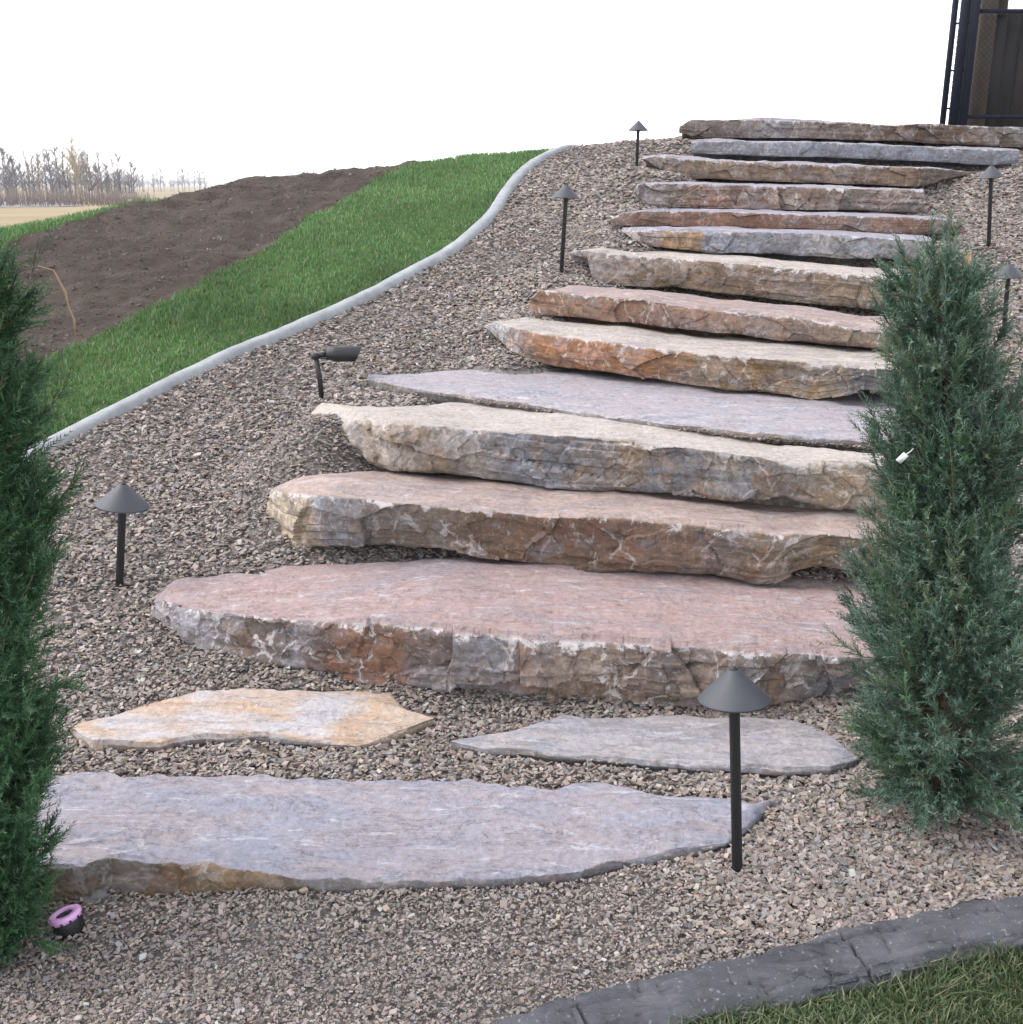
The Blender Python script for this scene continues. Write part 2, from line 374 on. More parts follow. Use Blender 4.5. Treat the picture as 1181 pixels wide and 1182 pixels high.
# ------------------------------------------------------------------ stones
def resample(pl, n, xs_=None):
    pl = np.array(pl, float)
    if xs_ is None: xs_ = np.linspace(pl[0, 0], pl[-1, 0], n)
    return xs_, np.interp(xs_, pl[:, 0], pl[:, 1])
FOOT = []
DIR = np.array([.24, .97])
def stone(name, label, T, B, mat, ylist=None, z=None, K=None, D=.6, seed=0, fac=.016, cell=(.17, .11), n=200, topamp=.006, ter=.006, tilt=.0, under=.1, cat="stone step", group="stone slabs of the hillside steps", gap=.027):
    n = int(n * 1.5); px = np.linspace(T[0][0], T[-1][0], n)
    ty = np.interp(px, *np.array(T, float).T); by = np.interp(px, *np.array(B, float).T)
    jit = fbm(px * .05, px * 0 + seed, o=4, s=seed)
    fl = np.array(T[-1][0] - T[0][0])
    pl = None
    if z == 'g':
        kk = np.array(K, float); g0 = at_g(np.r_[px, kk[:, 0]], np.r_[ty, kk[:, 1]])
        pl = np.linalg.lstsq(np.c_[g0[:, :2], np.ones(len(g0))], ground(g0[:, 0], g0[:, 1]), rcond=None)[0]
        def P_of(a_, b_):
            dx, dy, dz = ray(a_, b_); t_ = (pl[2] + .02 - EYE) / (dz - pl[0] * dx - pl[1] * dy); return np.stack([t_ * dx, t_ * dy, EYE + t_ * dz], -1)
        P = P_of(px, ty)
    elif ylist is not None:
        P = at_y(px, ty, np.interp(px, *np.array(ylist, float).T))
    else:
        P = at_z(px, ty, np.interp(px, *np.array(z, float).T))
    zb = at_y(px, by, P[:, 1])[:, 2]
    zs0 = P[:, 2].copy(); zs0 = np.convolve(np.pad(zs0, 20, mode='reflect', reflect_type='odd'), np.ones(41) / 41, 'valid'); P[:, 2] += .003 * jit; zb = np.minimum(zb + gap + .004 * fbm(px * .04, px * 0 + 5 + seed, o=3, s=seed), P[:, 2] - .004)
    if K is not None:
        kp = np.array(K, float); L = np.r_[0, np.cumsum(np.hypot(*np.diff(kp, axis=0).T))]; L /= L[-1]
        u = np.linspace(0, 1, n); kx = np.interp(u, L, kp[:, 0]); ky = np.interp(u, L, kp[:, 1])
        Q = at_z(kx, ky, zs0 + tilt) if pl is None else P_of(kx, ky)
    else:
        dd = np.interp(px, *np.array(D, float).T) if isinstance(D, list) else np.full(n, D)
        Q = np.c_[P[:, 0] + DIR[0] * dd, P[:, 1] + DIR[1] * dd, P[:, 2] + tilt]
    FOOT.append((np.r_[P[:, :2], Q[::-1, :2]], P[:, 2].mean(), z is not None))
    s = np.r_[0, np.cumsum(np.hypot(*np.diff(P[:, :2], axis=0).T))]
    zs0 = np.maximum(zs0, ground(P[:, 0], P[:, 1]) + .012) if gap > 0 else zs0
    H = np.maximum(P[:, 2] - zb, .004)
    tng = np.gradient(P[:, :2], axis=0); k_ = np.ones(9) / 9
    tng = np.stack([np.convolve(np.pad(tng[:, i], 4, mode='edge'), k_, 'valid') for i in (0, 1)], -1)
    tng /= np.linalg.norm(tng, axis=1, keepdims=True)
    nrm = np.c_[tng[:, 1], -tng[:, 0]]
    nf, ntp, nb = 40, 40, 5
    rows, su, sv, tp = [], [], [], []
    U = np.linspace(0, 1, n)
    endw = np.minimum(1, np.minimum(U, 1 - U) / .015)
    for j in range(nf):                                             # front face, bottom to top
        v = j / (nf - 1); hh = v * H
        d = fac * 2.0 * facets(s / cell[0] + .16 * vnoise(s * 6, hh * 6, s=seed), hh / cell[1] + seed * .37 + .1 * vnoise(s * 5, hh * 8, s=seed + 2), seed, 1.5)
        d += fac * .9 * facets(s / .5 + .4 * vnoise(s * 3, hh * 5, s=seed + 21), hh / .032 + .3 * vnoise(s * 2.5, hh * 3, s=seed + 22), seed + 5, .4) * np.clip(.4 + 1.4 * vnoise(s * 2.2 + 9, hh * 4, s=seed + 23), 0, 1)
        d += fac * .45 * facets(s / .06 + .3 * vnoise(s * 9, hh * 9, s=seed + 24), hh / .05, seed + 6, 1.6)
        d += fac * .3 * fbm(s * 5, hh * 9 + seed, o=6, s=seed + 3) + .25 * fac * vnoise(s * 2.2, hh * 45, s=seed + 8)
        d *= np.minimum(1, H / .06) * (1 - .55 * v ** 4)
        d -= np.exp(-(1 - v) * H / .012) * (.004 + .014 * np.maximum(0, vnoise(s * 9, s * 0, s=seed + 4)))
        d -= np.exp(-v * H / .014) * (.012 + .014 * vnoise(s * 6, s * 0 + 2, s=seed + 5)) * np.minimum(1, H / .08)
        zz = zb + hh - np.exp(-(1 - v) * H / .008) * .003
        rows.append(np.c_[P[:, :2] + nrm * d[:, None], zz]); su.append(U); sv.append(np.full(n, v)); tp.append(np.zeros(n) if j < nf - 1 else np.full(n, .5))
    e0 = rows[-1].copy()
    for j in range(1, ntp + 1):                                     # bed face, front to back
        q = (j / ntp) ** 1.25
        k_e = math.exp(-q * 10); xy = (e0[:, :2] * k_e + P[:, :2] * (1 - k_e)) * (1 - q) + Q[:, :2] * q; zf_ = zs0 + (P[:, 2] - zs0) * math.exp(-q * 9); base = zf_ * (1 - q) + (Q[:, 2] - P[:, 2] + zs0 if K is None else Q[:, 2]) * q
        tn = fbm(xy[:, 0] * 1.3 + seed, xy[:, 1] * 6.0, o=4, s=seed + 11)
        tq = tn * 3.5; tr = np.floor(tq) + np.clip((tq - np.floor(tq)) / .14, 0, 1)
        amp = np.minimum(1, np.linalg.norm(Q[:, :2] - P[:, :2], axis=1) / .1)
        zz = base + amp * (topamp * fbm(xy[:, 0] * 5, xy[:, 1] * 5, o=4, s=seed + 12) + ter * (tr / 3.5) * 2 * (1 - q ** 3) - .006 * q ** 6)
        if j == 1: zz = np.minimum(zz, base + .002)
        wob = np.c_[np.zeros(n), .02 * q * vnoise(xy[:, 0] * 7, xy[:, 0] * 0, s=seed + 13) + .01 * q * vnoise(xy[:, 0] * 25, xy[:, 0] * 0, s=seed + 14)] * amp[:, None]
        rows.append(np.c_[xy + wob, zz]); su.append(U); sv.append(np.ones(n)); tp.append(np.ones(n))
    eb = rows[-1]; low = np.minimum(zb, P[:, 2] - .03) - under
    for j in range(1, nb + 1):
        q = j / nb; rows.append(np.c_[eb[:, :2] + DIR * .01 * q, eb[:, 2] * (1 - q) + low * q]); su.append(U); sv.append(np.full(n, .5)); tp.append(np.zeros(n))
    e1 = rows[-1]; f0 = rows[0]
    for j in range(1, 7):                                           # underside, raised at the lip so that the shade shows
        q = j / 7; xy = e1[:, :2] * (1 - q) + f0[:, :2] * q
        up = np.minimum(f0[:, 2] + (.025 if gap > 0 else 0.), np.maximum(P[:, 2] - .035, f0[:, 2] - .01)); up = up if gap > 0 else low; zz = np.where(q < .55, low, np.where(q < .72, low + (up - low) * (q - .55) / .17, up))
        rows.append(np.c_[xy, zz]); su.append(U); sv.append(np.full(n, .0)); tp.append(np.zeros(n))
    A = np.stack(rows, 1); m = A.shape[1]
    V = A.reshape(-1, 3); F = grid_faces(n, m, True)[:, ::-1]
    at_ = {k: np.stack(x, 1).ravel() for k, x in (("su", su), ("sv", sv), ("tp", tp))}
    c0, c1 = len(V), len(V) + 1
    V = np.concatenate([V, A[0].mean(0)[None], A[-1].mean(0)[None]])
    j = np.arange(m); j2 = (j + 1) % m
    tri = np.concatenate([np.stack([np.full(m, c0), j, j2], -1), np.stack([np.full(m, c1), (n - 1) * m + j2, (n - 1) * m + j], -1)])
    for k, e in (("su", [0, 1]), ("sv", [.5, .5]), ("tp", [0, 0])): at_[k] = np.r_[at_[k], e]
    org = np.array([P[:, 0].mean(), (P[:, 1].mean() + Q[:, 1].mean()) / 2, zb.mean()])
    o = mesh_np(name, V, [F, tri], mat, None, True, at_, org)
    o.data.set_sharp_from_angle(angle=R(24))
    return tag(o, label, cat, group)

BL, GR, TAN, RU, BR, CR, DK, PK = (.2, .22, .27), (.24, .235, .24), (.34, .26, .17), (.36, .17, .075), (.17, .115, .08), (.5, .42, .32), (.06, .056, .055), (.36, .24, .21)
T_PINK = [(.3, .27, .27), (.38, .3, .28), (.42, .3, .25), (.46, .4, .37)]
T_BLUE = [(.265, .275, .33), (.315, .315, .37), (.36, .32, .34), (.32, .345, .405)]
T_PALE = [(.4, .36, .32), (.47, .41, .36), (.5, .44, .38), (.47, .43, .41)]
T_WARM = [(.4, .4, .43), (.48, .42, .38), (.52, .36, .24), (.5, .44, .4)]

stone("stone_slab", "broad blue-grey slab sunk in gravel at the foot of the steps, brown front edge on its left",
      [(20, 1003), (64, 1000), (100, 998), (124, 990), (170, 997), (250, 1000), (300, 1003), (330, 1012), (380, 1017), (450, 1017), (560, 1016), (640, 1010), (700, 1000), (760, 990), (800, 985), (840, 975), (870, 955), (898, 925)],
      [(20, 1040), (64, 1042), (130, 1050), (200, 1050), (260, 1040), (310, 1030), (400, 1035), (640, 1025), (800, 1000), (898, 930)],
      stone_mat("slab_stone", [(0, BR), (.1, (.12, .1, .07)), (.16, (.2, .14, .08)), (.3, (.25, .17, .1)), (.4, GR), (1, BL)], T_BLUE, pale=.25, seed=1, topvar=(.4, .34, .33), edge=.4),
      z=[(20, .1), (300, .078), (450, .06), (860, .052), (898, .04)], K=[(20, 893), (64, 893), (120, 893), (140, 899), (200, 895), (300, 893), (400, 895), (500, 897), (590, 902), (640, 906), (665, 900), (700, 905), (750, 914), (800, 917), (898, 924)], seed=1, fac=.008, n=300, ter=.008, topamp=.003, tilt=.03, under=.03, gap=0)
stone("flagstone", "pale orange and white flagstone lying in gravel below the widest pink step",
      [(80, 840), (105, 860), (185, 862), (205, 855), (260, 852), (300, 850), (350, 855), (410, 861), (450, 853), (500, 830)],
      [(80, 846), (105, 867), (185, 869), (205, 863), (260, 860), (300, 858), (350, 861), (410, 866), (450, 860), (500, 833)],
      stone_mat("flag_orange", [(0, TAN), (.5, BL), (1, TAN)], [(.46, .46, .5), (.54, .5, .49), (.54, .38, .25), (.55, .46, .38)], seed=2, topvar=(.5, .36, .26)),
      z='g', K=[(80, 838), (150, 818), (190, 805), (230, 794), (290, 792), (330, 791), (400, 795), (450, 800), (458, 810), (500, 828)], seed=2, fac=.005, n=160, topamp=.003, ter=.005, tilt=.035, under=.03, gap=0, cat="flagstone", group="flagstones set in the gravel")
stone("flagstone", "grey-blue flagstone lying in gravel behind the nearest path light",
      [(520, 857), (560, 866), (640, 873), (700, 878), (800, 885), (900, 890), (960, 889), (990, 878)],
      [(520, 860), (560, 870), (640, 877), (700, 882), (800, 889), (900, 895), (960, 894), (990, 880)],
      stone_mat("flag_grey", [(0, GR), (1, BL)], [(.3, .31, .35), (.38, .37, .4), (.42, .38, .37), (.34, .36, .4)], seed=3),
      z='g', K=[(520, 855), (560, 847), (600, 838), (650, 828), (740, 824), (830, 826), (900, 830), (960, 845), (990, 872)], seed=3, fac=.005, n=160, topamp=.003, ter=.005, tilt=.04, under=.03, gap=0, cat="flagstone", group="flagstones set in the gravel")
stone("stone_step", "widest pink-topped step with a rugged white-veined front, first above the flagstones",
      [(172, 705), (180, 690), (200, 699), (260, 707), (330, 714), (400, 718), (450, 722), (520, 728), (600, 736), (700, 745), (760, 748), (850, 752), (930, 756), (1060, 760)],
      [(172, 712), (195, 735), (225, 758), (300, 775), (380, 788), (450, 799), (520, 804), (640, 813), (740, 818), (850, 819), (1060, 812)],
      stone_mat("step_pink", [(0, (.42, .4, .43)), (.09, (.36, .35, .39)), (.14, (.16, .12, .1)), (.19, (.36, .36, .4)), (.25, (.26, .13, .085)), (.32, (.3, .17, .12)), (.38, (.31, .28, .29)), (.46, (.3, .3, .34)), (.5, (.36, .26, .21)), (.57, (.38, .29, .22)), (.63, (.33, .25, .22)), (.68, (.17, .14, .12)), (.73, (.34, .27, .23)), (.78, (.22, .2, .2)), (.83, (.36, .26, .2)), (.88, (.24, .24, .26)), (1, DK)], [(.3, .265, .28), (.36, .285, .28), (.4, .28, .255), (.43, .36, .34)], pale=.75, seed=4, topvar=(.36, .31, .32), edge=.8),
      ylist=[(172, 3.5), (200, 3.4), (300, 3.27), (450, 3.14), (740, 3.05), (1060, 3.05)],
      K=[(178, 672), (215, 664), (300, 660), (330, 650), (400, 647), (1060, 632)], seed=4, fac=.026, cell=(.19, .13), n=340, ter=.009, topamp=.005, gap=.006)
stone("stone_step", "second step above the flagstones, cream left end and long flat brown front",
      [(310, 572), (316, 567), (345, 570), (368, 572), (430, 577), (480, 582), (500, 585), (560, 590), (620, 596), (700, 598), (760, 602), (830, 610), (900, 617), (960, 617), (1060, 622)],
      [(310, 622), (330, 638), (345, 643), (370, 641), (440, 640), (520, 643), (600, 657), (640, 662), (700, 668), (760, 668), (820, 674), (870, 683), (900, 681), (925, 668), (950, 663), (1000, 670), (1060, 674)],
      stone_mat("step_brown", [(0, CR), (.06, CR), (.085, (.3, .32, .36)), (.16, (.26, .235, .22)), (.3, BR), (.42, (.19, .12, .085)), (.55, (.2, .125, .095)), (.7, (.24, .17, .125)), (.8, (.25, .19, .13)), (.9, (.17, .125, .075)), (1, (.24, .16, .08))], [(.38, .33, .31), (.44, .35, .31), (.45, .34, .29), (.49, .43, .39)], pale=.45, seed=5, strata=.2, dark=.45),
      ylist=[(310, 4.05), (345, 3.86), (368, 3.79), (620, 3.75), (880, 3.63), (1060, 3.58)],
      K=[(320, 553), (335, 548), (420, 545), (1060, 545)], seed=5, fac=.013, cell=(.3, .16), n=320)
stone("stone_step", "thick tan and blue-grey step with slanting cream bands at left, below flat purple slab",
      [(388, 509), (410, 488), (460, 489), (520, 493), (560, 498), (640, 503), (700, 507), (800, 517), (880, 528), (905, 535), (960, 533), (1060, 540)],
      [(388, 513), (402, 535), (425, 543), (450, 551), (520, 556), (590, 564), (650, 572), (740, 578), (800, 582), (850, 588), (880, 588), (905, 583), (960, 597), (1060, 600)],
      stone_mat("step_tan", [(0, CR), (.04, (.5, .44, .37)), (.055, TAN), (.075, (.54, .48, .42)), (.12, (.42, .37, .33)), (.22, (.35, .32, .3)), (.3, BL), (.4, (.24, .25, .28)), (.5, TAN), (.56, BL), (.66, (.3, .29, .29)), (.76, (.27, .27, .29)), (.84, (.4, .32, .23)), (.92, (.42, .36, .29)), (1, TAN)], T_PALE, pale=.35, rust=.45, rustc=(.34, .2, .1), seed=6, edge=.5, topvar=(.46, .42, .42), dark=.15),
      ylist=[(388, 4.36), (450, 4.16), (600, 4.1), (880, 3.87), (1060, 3.75)],
      K=[(362, 492), (358, 478), (370, 466), (440, 468), (520, 464), (560, 465), (640, 472), (760, 488), (880, 508), (1000, 522), (1060, 528)], seed=6, fac=.02, cell=(.24, .13), n=320, ter=.006)
stone("stone_slab", "thin flat purple-grey slab forming a landing midway up the steps",
      [(425, 438), (470, 447), (550, 459), (600, 464), (640, 471), (700, 481), (760, 488), (800, 492), (860, 498), (940, 505), (1060, 515)],
      [(425, 440), (470, 450), (550, 463), (600, 469), (640, 476), (700, 487), (760, 494), (800, 498), (860, 504), (940, 511), (1060, 522)],
      stone_mat("slab_purple", [(0, GR), (1, GR)], [(.3, .3, .34), (.36, .345, .375), (.4, .35, .355), (.36, .36, .395)], seed=7, topvar=(.45, .43, .46)),
      z=[(425, .775), (700, .745), (1060, .69)], K=[(425, 433), (480, 430), (550, 425), (572, 424), (1060, 436)], seed=7, fac=.006, n=220, topamp=.003, ter=.006, under=.12, gap=0)
stone("stone_step", "orange-rust step with pale scuffs standing on the flat landing slab, blue tip at its left",
      [(557, 378), (570, 371), (600, 380), (640, 388), (700, 394), (740, 400), (800, 407), (850, 411), (900, 415), (960, 421), (990, 425), (1070, 430)],
      [(557, 383), (575, 398), (600, 415), (610, 424), (640, 430), (700, 437), (760, 445), (800, 452), (850, 458), (900, 463), (938, 469), (960, 466), (1000, 458), (1070, 470)],
      stone_mat("step_rust", [(0, (.36, .38, .42)), (.07, (.36, .37, .4)), (.1, (.4, .22, .13)), (.2, (.36, .17, .085)), (.34, (.38, .18, .09)), (.44, (.3, .17, .1)), (.52, (.27, .2, .12)), (.6, (.24, .18, .11)), (.72, (.32, .23, .13)), (.8, (.3, .24, .17)), (.84, (.1, .105, .11)), (1, (.1, .1, .1))], T_PALE, pale=.55, rust=.35, rustc=(.36, .17, .05), seed=8, edge=.7),
      ylist=[(557, 5.75), (600, 5.42), (700, 5.17), (970, 4.8), (1070, 4.68)], D=[(557, .25), (600, .6), (1070, .7)], seed=8, fac=.017, n=240, cell=(.25, .12))
stone("stone_step", "reddish-brown step directly above the orange-rust one",
      [(613, 344), (622, 335), (680, 341), (740, 346), (800, 356), (850, 361), (910, 366), (960, 374), (1000, 382), (1090, 389)],
      [(613, 364), (625, 369), (680, 375), (740, 380), (800, 387), (860, 394), (940, 403), (1000, 409), (1090, 418)],
      stone_mat("step_red", [(0, (.3, .18, .12)), (.3, (.27, .155, .11)), (.6, (.24, .165, .125)), (.85, (.3, .24, .19)), (.92, DK), (1, (.2, .17, .13))], T_PINK, pale=.4, rust=.2, seed=9),
      ylist=[(613, 5.95), (700, 5.72), (1090, 5.1)], D=[(613, .5), (1090, .8)], seed=9, fac=.012, n=220)
stone("stone_step", "tan step with swirling sandy bands and bright white edge, third above landing slab",
      [(655, 291), (668, 289), (700, 292), (760, 297), (830, 302), (900, 309), (960, 314), (1000, 319), (1090, 324)],
      [(655, 297), (678, 304), (684, 331), (700, 335), (780, 338), (820, 343), (880, 350), (950, 358), (1020, 365), (1090, 370)],
      stone_mat("step_sandy", [(0, (.4, .4, .43)), (.07, (.38, .33, .3)), (.2, (.3, .215, .15)), (.5, (.28, .2, .14)), (.8, (.27, .205, .15)), (1, (.3, .24, .17))], T_PALE, pale=.3, rust=.12, strata=.75, seed=10, edge=.9),
      ylist=[(655, 6.75), (685, 6.55), (780, 6.38), (1090, 5.9)], D=[(655, .3), (700, .7), (1090, .8)], seed=10, fac=.012, n=220)
stone("stone_step", "blue-grey step with an orange block-like patch at its left",
      [(718, 267), (760, 266), (820, 267), (900, 268), (950, 270), (1080, 278)],
      [(722, 275), (740, 288), (770, 292), (820, 297), (870, 297), (940, 301), (1000, 304), (1080, 307)],
      stone_mat("step_blue_orange", [(0, (.44, .37, .36)), (.12, (.42, .36, .33)), (.145, (.42, .29, .18)), (.26, (.41, .26, .16)), (.275, (.32, .35, .42)), (.35, (.22, .25, .31)), (.6, (.28, .3, .35)), (.66, (.3, .3, .31)), (.78, (.3, .33, .38)), (1, (.26, .26, .26))], T_BLUE, pale=.35, rust=.1, seed=11, dark=.1),
      ylist=[(718, 7.12), (740, 7.0), (1080, 6.75)], D=.7, seed=11, fac=.016, n=180)
stone("stone_step", "thin dark red step lying over the blue-grey and orange one",
      [(706, 252), (720, 245), (780, 243), (850, 245), (950, 248), (1030, 250), (1105, 254), (1114, 262)],
      [(706, 262), (716, 266), (780, 266), (850, 267), (940, 270), (1000, 275), (1060, 277), (1114, 274)],
      stone_mat("step_dark_red", [(0, (.2, .2, .2)), (.06, (.3, .2, .16)), (.2, (.25, .125, .085)), (.6, (.23, .12, .085)), (.7, (.34, .25, .21)), (.8, (.26, .13, .09)), (1, (.24, .15, .11))], T_BLUE, pale=.35, rust=.15, seed=12, edge=.8),
      ylist=[(706, 7.5), (1114, 7.35)], D=.75, seed=12, fac=.01, n=180)
stone("stone_step", "step with diagonal cracks and pinkish-tan facets, above the thin dark red one",
      [(734, 214), (742, 211), (800, 212), (900, 215), (1000, 218), (1066, 219)],
      [(736, 233), (750, 243), (800, 244), (900, 246), (1000, 248), (1066, 250)],
      stone_mat("step_cracked", [(0, (.4, .36, .36)), (.14, (.3, .26, .24)), (.22, (.34, .2, .14)), (.4, (.28, .22, .2)), (.6, (.3, .23, .2)), (.74, (.2, .16, .13)), (.84, (.36, .28, .25)), (1, (.26, .23, .22))], T_BLUE, pale=.4, rust=.25, seed=13),
      ylist=[(734, 8.05), (1066, 7.9)], D=.8, seed=13, fac=.03, cell=(.2, .3), n=180)
stone("stone_step", "long brown step with undercut left end, just beneath the smooth blue-grey one",
      [(741, 183), (755, 180), (790, 183), (850, 186), (950, 190), (1060, 193), (1100, 196), (1128, 199)],
      [(743, 188), (770, 206), (790, 210), (900, 214), (1000, 217), (1062, 220), (1072, 218), (1128, 203)],
      stone_mat("step_long_brown", [(0, DK), (.07, (.2, .15, .11)), (.2, (.28, .21, .15)), (.5, (.27, .19, .14)), (.8, (.25, .175, .125)), (.84, (.08, .055, .045)), (1, (.1, .07, .05))], T_BLUE, pale=.3, rust=.2, seed=14),
      ylist=[(741, 8.75), (775, 8.6), (1060, 8.5), (1128, 9.0)], D=.85, seed=14, fac=.012, n=180)
stone("stone_step", "smooth blue-grey step second from the top",
      [(798, 164), (850, 163), (950, 164), (1060, 169), (1177, 174)],
      [(800, 181), (850, 183), (950, 186), (1060, 190), (1150, 195), (1177, 192)],
      stone_mat("step_smooth_blue", [(0, (.3, .31, .34)), (.3, (.24, .265, .32)), (.7, (.23, .255, .31)), (1, (.22, .24, .29))], T_BLUE, pale=.3, rust=.0, strata=.1, seed=15, edge=.6, dark=.05),
      ylist=[(798, 9.3), (1177, 9.1)], D=.85, seed=15, fac=.005, n=180)
stone("stone_step", "topmost step, mottled grey and dark brown, against the sky beside the metal fence",
      [(784, 146), (797, 138), (850, 138), (900, 139), (980, 141), (1030, 145), (1060, 142), (1130, 145), (1181, 147), (1290, 150)],
      [(784, 157), (800, 162), (850, 163), (950, 164), (1060, 168), (1181, 174), (1290, 179)],
      stone_mat("step_top", [(0, (.22, .19, .17)), (.08, (.2, .16, .14)), (.24, (.3, .29, .3)), (.3, (.17, .11, .08)), (.4, (.25, .22, .2)), (.5, (.14, .09, .06)), (.58, (.09, .06, .045)), (.66, (.15, .09, .06)), (.72, (.2, .19, .18)), (.85, (.12, .12, .11)), (1, (.2, .19, .18))], T_BLUE, pale=.35, rust=.4, rustc=(.13, .06, .03), seed=16),
      ylist=[(784, 10.05), (1290, 9.75)], D=.9, seed=16, fac=.02, n=220)

# ------------------------------------------------------------------ crushed slate, one chip at a time, joined as one ground cover
def in_poly(x, y, poly):
    r = np.zeros(x.shape, bool); a = poly; b = np.roll(poly, -1, 0)
    for (x0, y0), (x1, y1) in zip(a, b):
        if y0 == y1: continue
        c = (y0 > y) != (y1 > y); r ^= c & (x < (x1 - x0) * (y - y0) / (y1 - y0) + x0)
    return r
PAL = np.array([.91, .865, .815]) * np.array([(.30, .255, .24), (.25, .21, .19), (.2, .185, .18), (.34, .3, .28), (.22, .215, .23), (.16, .12, .095), (.31, .24, .2), (.11, .095, .085), (.42, .38, .36), (.26, .23, .22)])
PW = np.array([.2, .17, .15, .11, .1, .08, .08, .05, .02, .06]); PW /= PW.sum()
def chips_at(P, L, seed=0, flat=.35):
    r = np.random.default_rng(seed); n = len(P)
    dims = np.c_[L, L * r.uniform(.34, .8, n), L * r.uniform(.1, .3, n)] * .5
    c = np.array([[sx, sy, sz] for sx in (-1, 1) for sy in (-1, 1) for sz in (-1, 1)], float)
    loc = c[None] * dims[:, None] * (1 + r.uniform(-.35, .15, (n, 8, 3)))
    yaw = r.uniform(0, 2 * np.pi, n); ti = r.normal(0, flat, n); ro = r.normal(0, flat, n)
    cy, sy, ct, st, cr, sr = np.cos(yaw), np.sin(yaw), np.cos(ti), np.sin(ti), np.cos(ro), np.sin(ro)
    x, y, z = loc[..., 0], loc[..., 1], loc[..., 2]
    y, z = y * cr[:, None] - z * sr[:, None], y * sr[:, None] + z * cr[:, None]
    x, z = x * ct[:, None] + z * st[:, None], -x * st[:, None] + z * ct[:, None]
    x, y = x * cy[:, None] - y * sy[:, None], x * sy[:, None] + y * cy[:, None]
    V = np.stack([x, y, z], -1) + P[:, None]
    q = np.array([[0, 1, 3, 2], [4, 6, 7, 5], [0, 4, 5, 1], [2, 3, 7, 6], [0, 2, 6, 4], [1, 5, 7, 3]])
    F = (np.arange(n)[:, None, None] * 8 + q[None]).reshape(-1, 4)
    col = PAL[r.choice(len(PAL), n, p=PW)] * np.exp(r.normal(.03, .21, (n, 1))) * (1 + r.normal(0, .025, (n, 3)))
    return V.reshape(-1, 3), F, np.repeat(np.clip(col, .02, .42), 8, 0)
def scatter(y0, y1, dens, lmin, lmax, seed):
    r = np.random.default_rng(seed); xm = .5 * y1 * 1.0 + .8
    n = int((y1 - y0) * 2 * xm * dens); x = r.uniform(-xm, xm, n); y = r.uniform(y0, y1, n)
    keep = (np.abs(x) < .49 * (y + .35) + .25) & (zone(x, y) == 0) & (y < crest(x) + .5)
    keep &= ~((np.abs(x - by_y(UEs, y)) < .05) & (y > 3))
    for poly, zt, fl in FOOT: keep &= ~((in_poly(x, y, poly) & (ground(x, y) < zt + .045)) if fl else np.zeros(x.shape, bool))
    x, y = x[keep], y[keep]
    coarse = np.clip(.4 + .9 * vnoise(x * 1.1 + 3, y * 1.1, s=21) + .5 * (x - .1), 0, 1)
    L = (lmin + (lmax - lmin) * coarse) * np.exp(r.normal(0, .34, len(x)))
    L = .9 * np.minimum(L, lmax * 1.35)
    z = ground(x, y) + r.uniform(-.002, .009, len(x)) * np.minimum(1, L / .015)
    return np.c_[x, y, z], L
sets = []
for i, (a, b, dn, l0, l1) in enumerate([(1.5, 2.05, 30000, .0075, .014), (2.05, 2.6, 24000, .0085, .0165), (2.6, 3.4, 14500, .013, .021), (3.4, 4.6, 8500, .016, .026), (4.6, 6.2, 5800, .018, .028), (6.2, 8.2, 3800, .02, .03), (8.2, 11.6, 2600, .023, .034)]):
    P, L = scatter(a, b, dn, l0, l1, 100 + i); sets.append(chips_at(P, L, 200 + i, .33))
VV, CC, FF, n0 = [], [], [], 0
for v, f, c in sets: VV.append(v); CC.append(c); FF.append(f + n0); n0 += len(v)
tag(mesh_np("gravel", np.concatenate(VV), np.concatenate(FF), M_CHIP, None, False, {"col": np.concatenate(CC)}), "grey-pink crushed slate chips covering the bank around the steps", "gravel", kind="stuff")

# chips fallen on the treads and in the joints between stones
bpy.context.view_layer.update()
dg = bpy.context.evaluated_depsgraph_get()
def cast(px, py):
    d = ray(px, py); v = Vector((float(d[0]), float(d[1]), float(d[2]))).normalized()
    h, loc, nr, *_ = SC.ray_cast(dg, Vector((0, 0, EYE)) + v * .5, v); return (loc, nr) if h else (None, None)
pts, Ls = [], []
def strip(line, dy, cnt, l0, l1, dyc=0):
    line = np.array(line, float)
    for _ in range(cnt):
        px = random.uniform(line[0, 0], line[-1, 0]); py = np.interp(px, line[:, 0], line[:, 1]) + dyc + random.gauss(0, dy)
        loc, nr = cast(px, py)
        if loc is None or nr.z < .55: continue
        L = random.uniform(l0, l1); pts.append(tuple(loc + Vector((0, 0, .15 * L)))); Ls.append(L)
strip([(470, 450), (550, 464), (600, 469), (640, 476), (700, 487), (760, 493), (860, 505), (940, 512), (1040, 520)], 2.6, 900, .012, .03)
strip([(690, 673), (820, 683), (900, 690), (1020, 680)], 3.5, 380, .015, .03)
strip([(400, 646), (600, 664), (760, 676)], 2, 160, .01, .022)
strip([(940, 474), (1060, 480)], 4, 160, .012, .03)
strip([(620, 432), (930, 472)], 2, 60, .008, .018)
strip([(200, 690), (600, 700), (990, 720)], 18, 50, .005, .014)
for ln_, c_ in (([(100, 860), (205, 856), (300, 850), (350, 855), (410, 861), (490, 832)], 200), ([(150, 819), (230, 796), (330, 792), (450, 801)], 120), ([(520, 857), (640, 873), (800, 885), (960, 889)], 200), ([(560, 848), (650, 830), (830, 827), (960, 845)], 120),
                ([(310, 1008), (380, 1016), (560, 1015), (700, 999), (800, 984), (898, 926)], 260), ([(70, 896), (300, 896), (590, 905), (700, 908), (898, 926)], 260)):
    strip(ln_, 2.2, c_, .008, .02)
strip([(100, 950), (500, 960), (850, 950)], 22, 40, .004, .012)
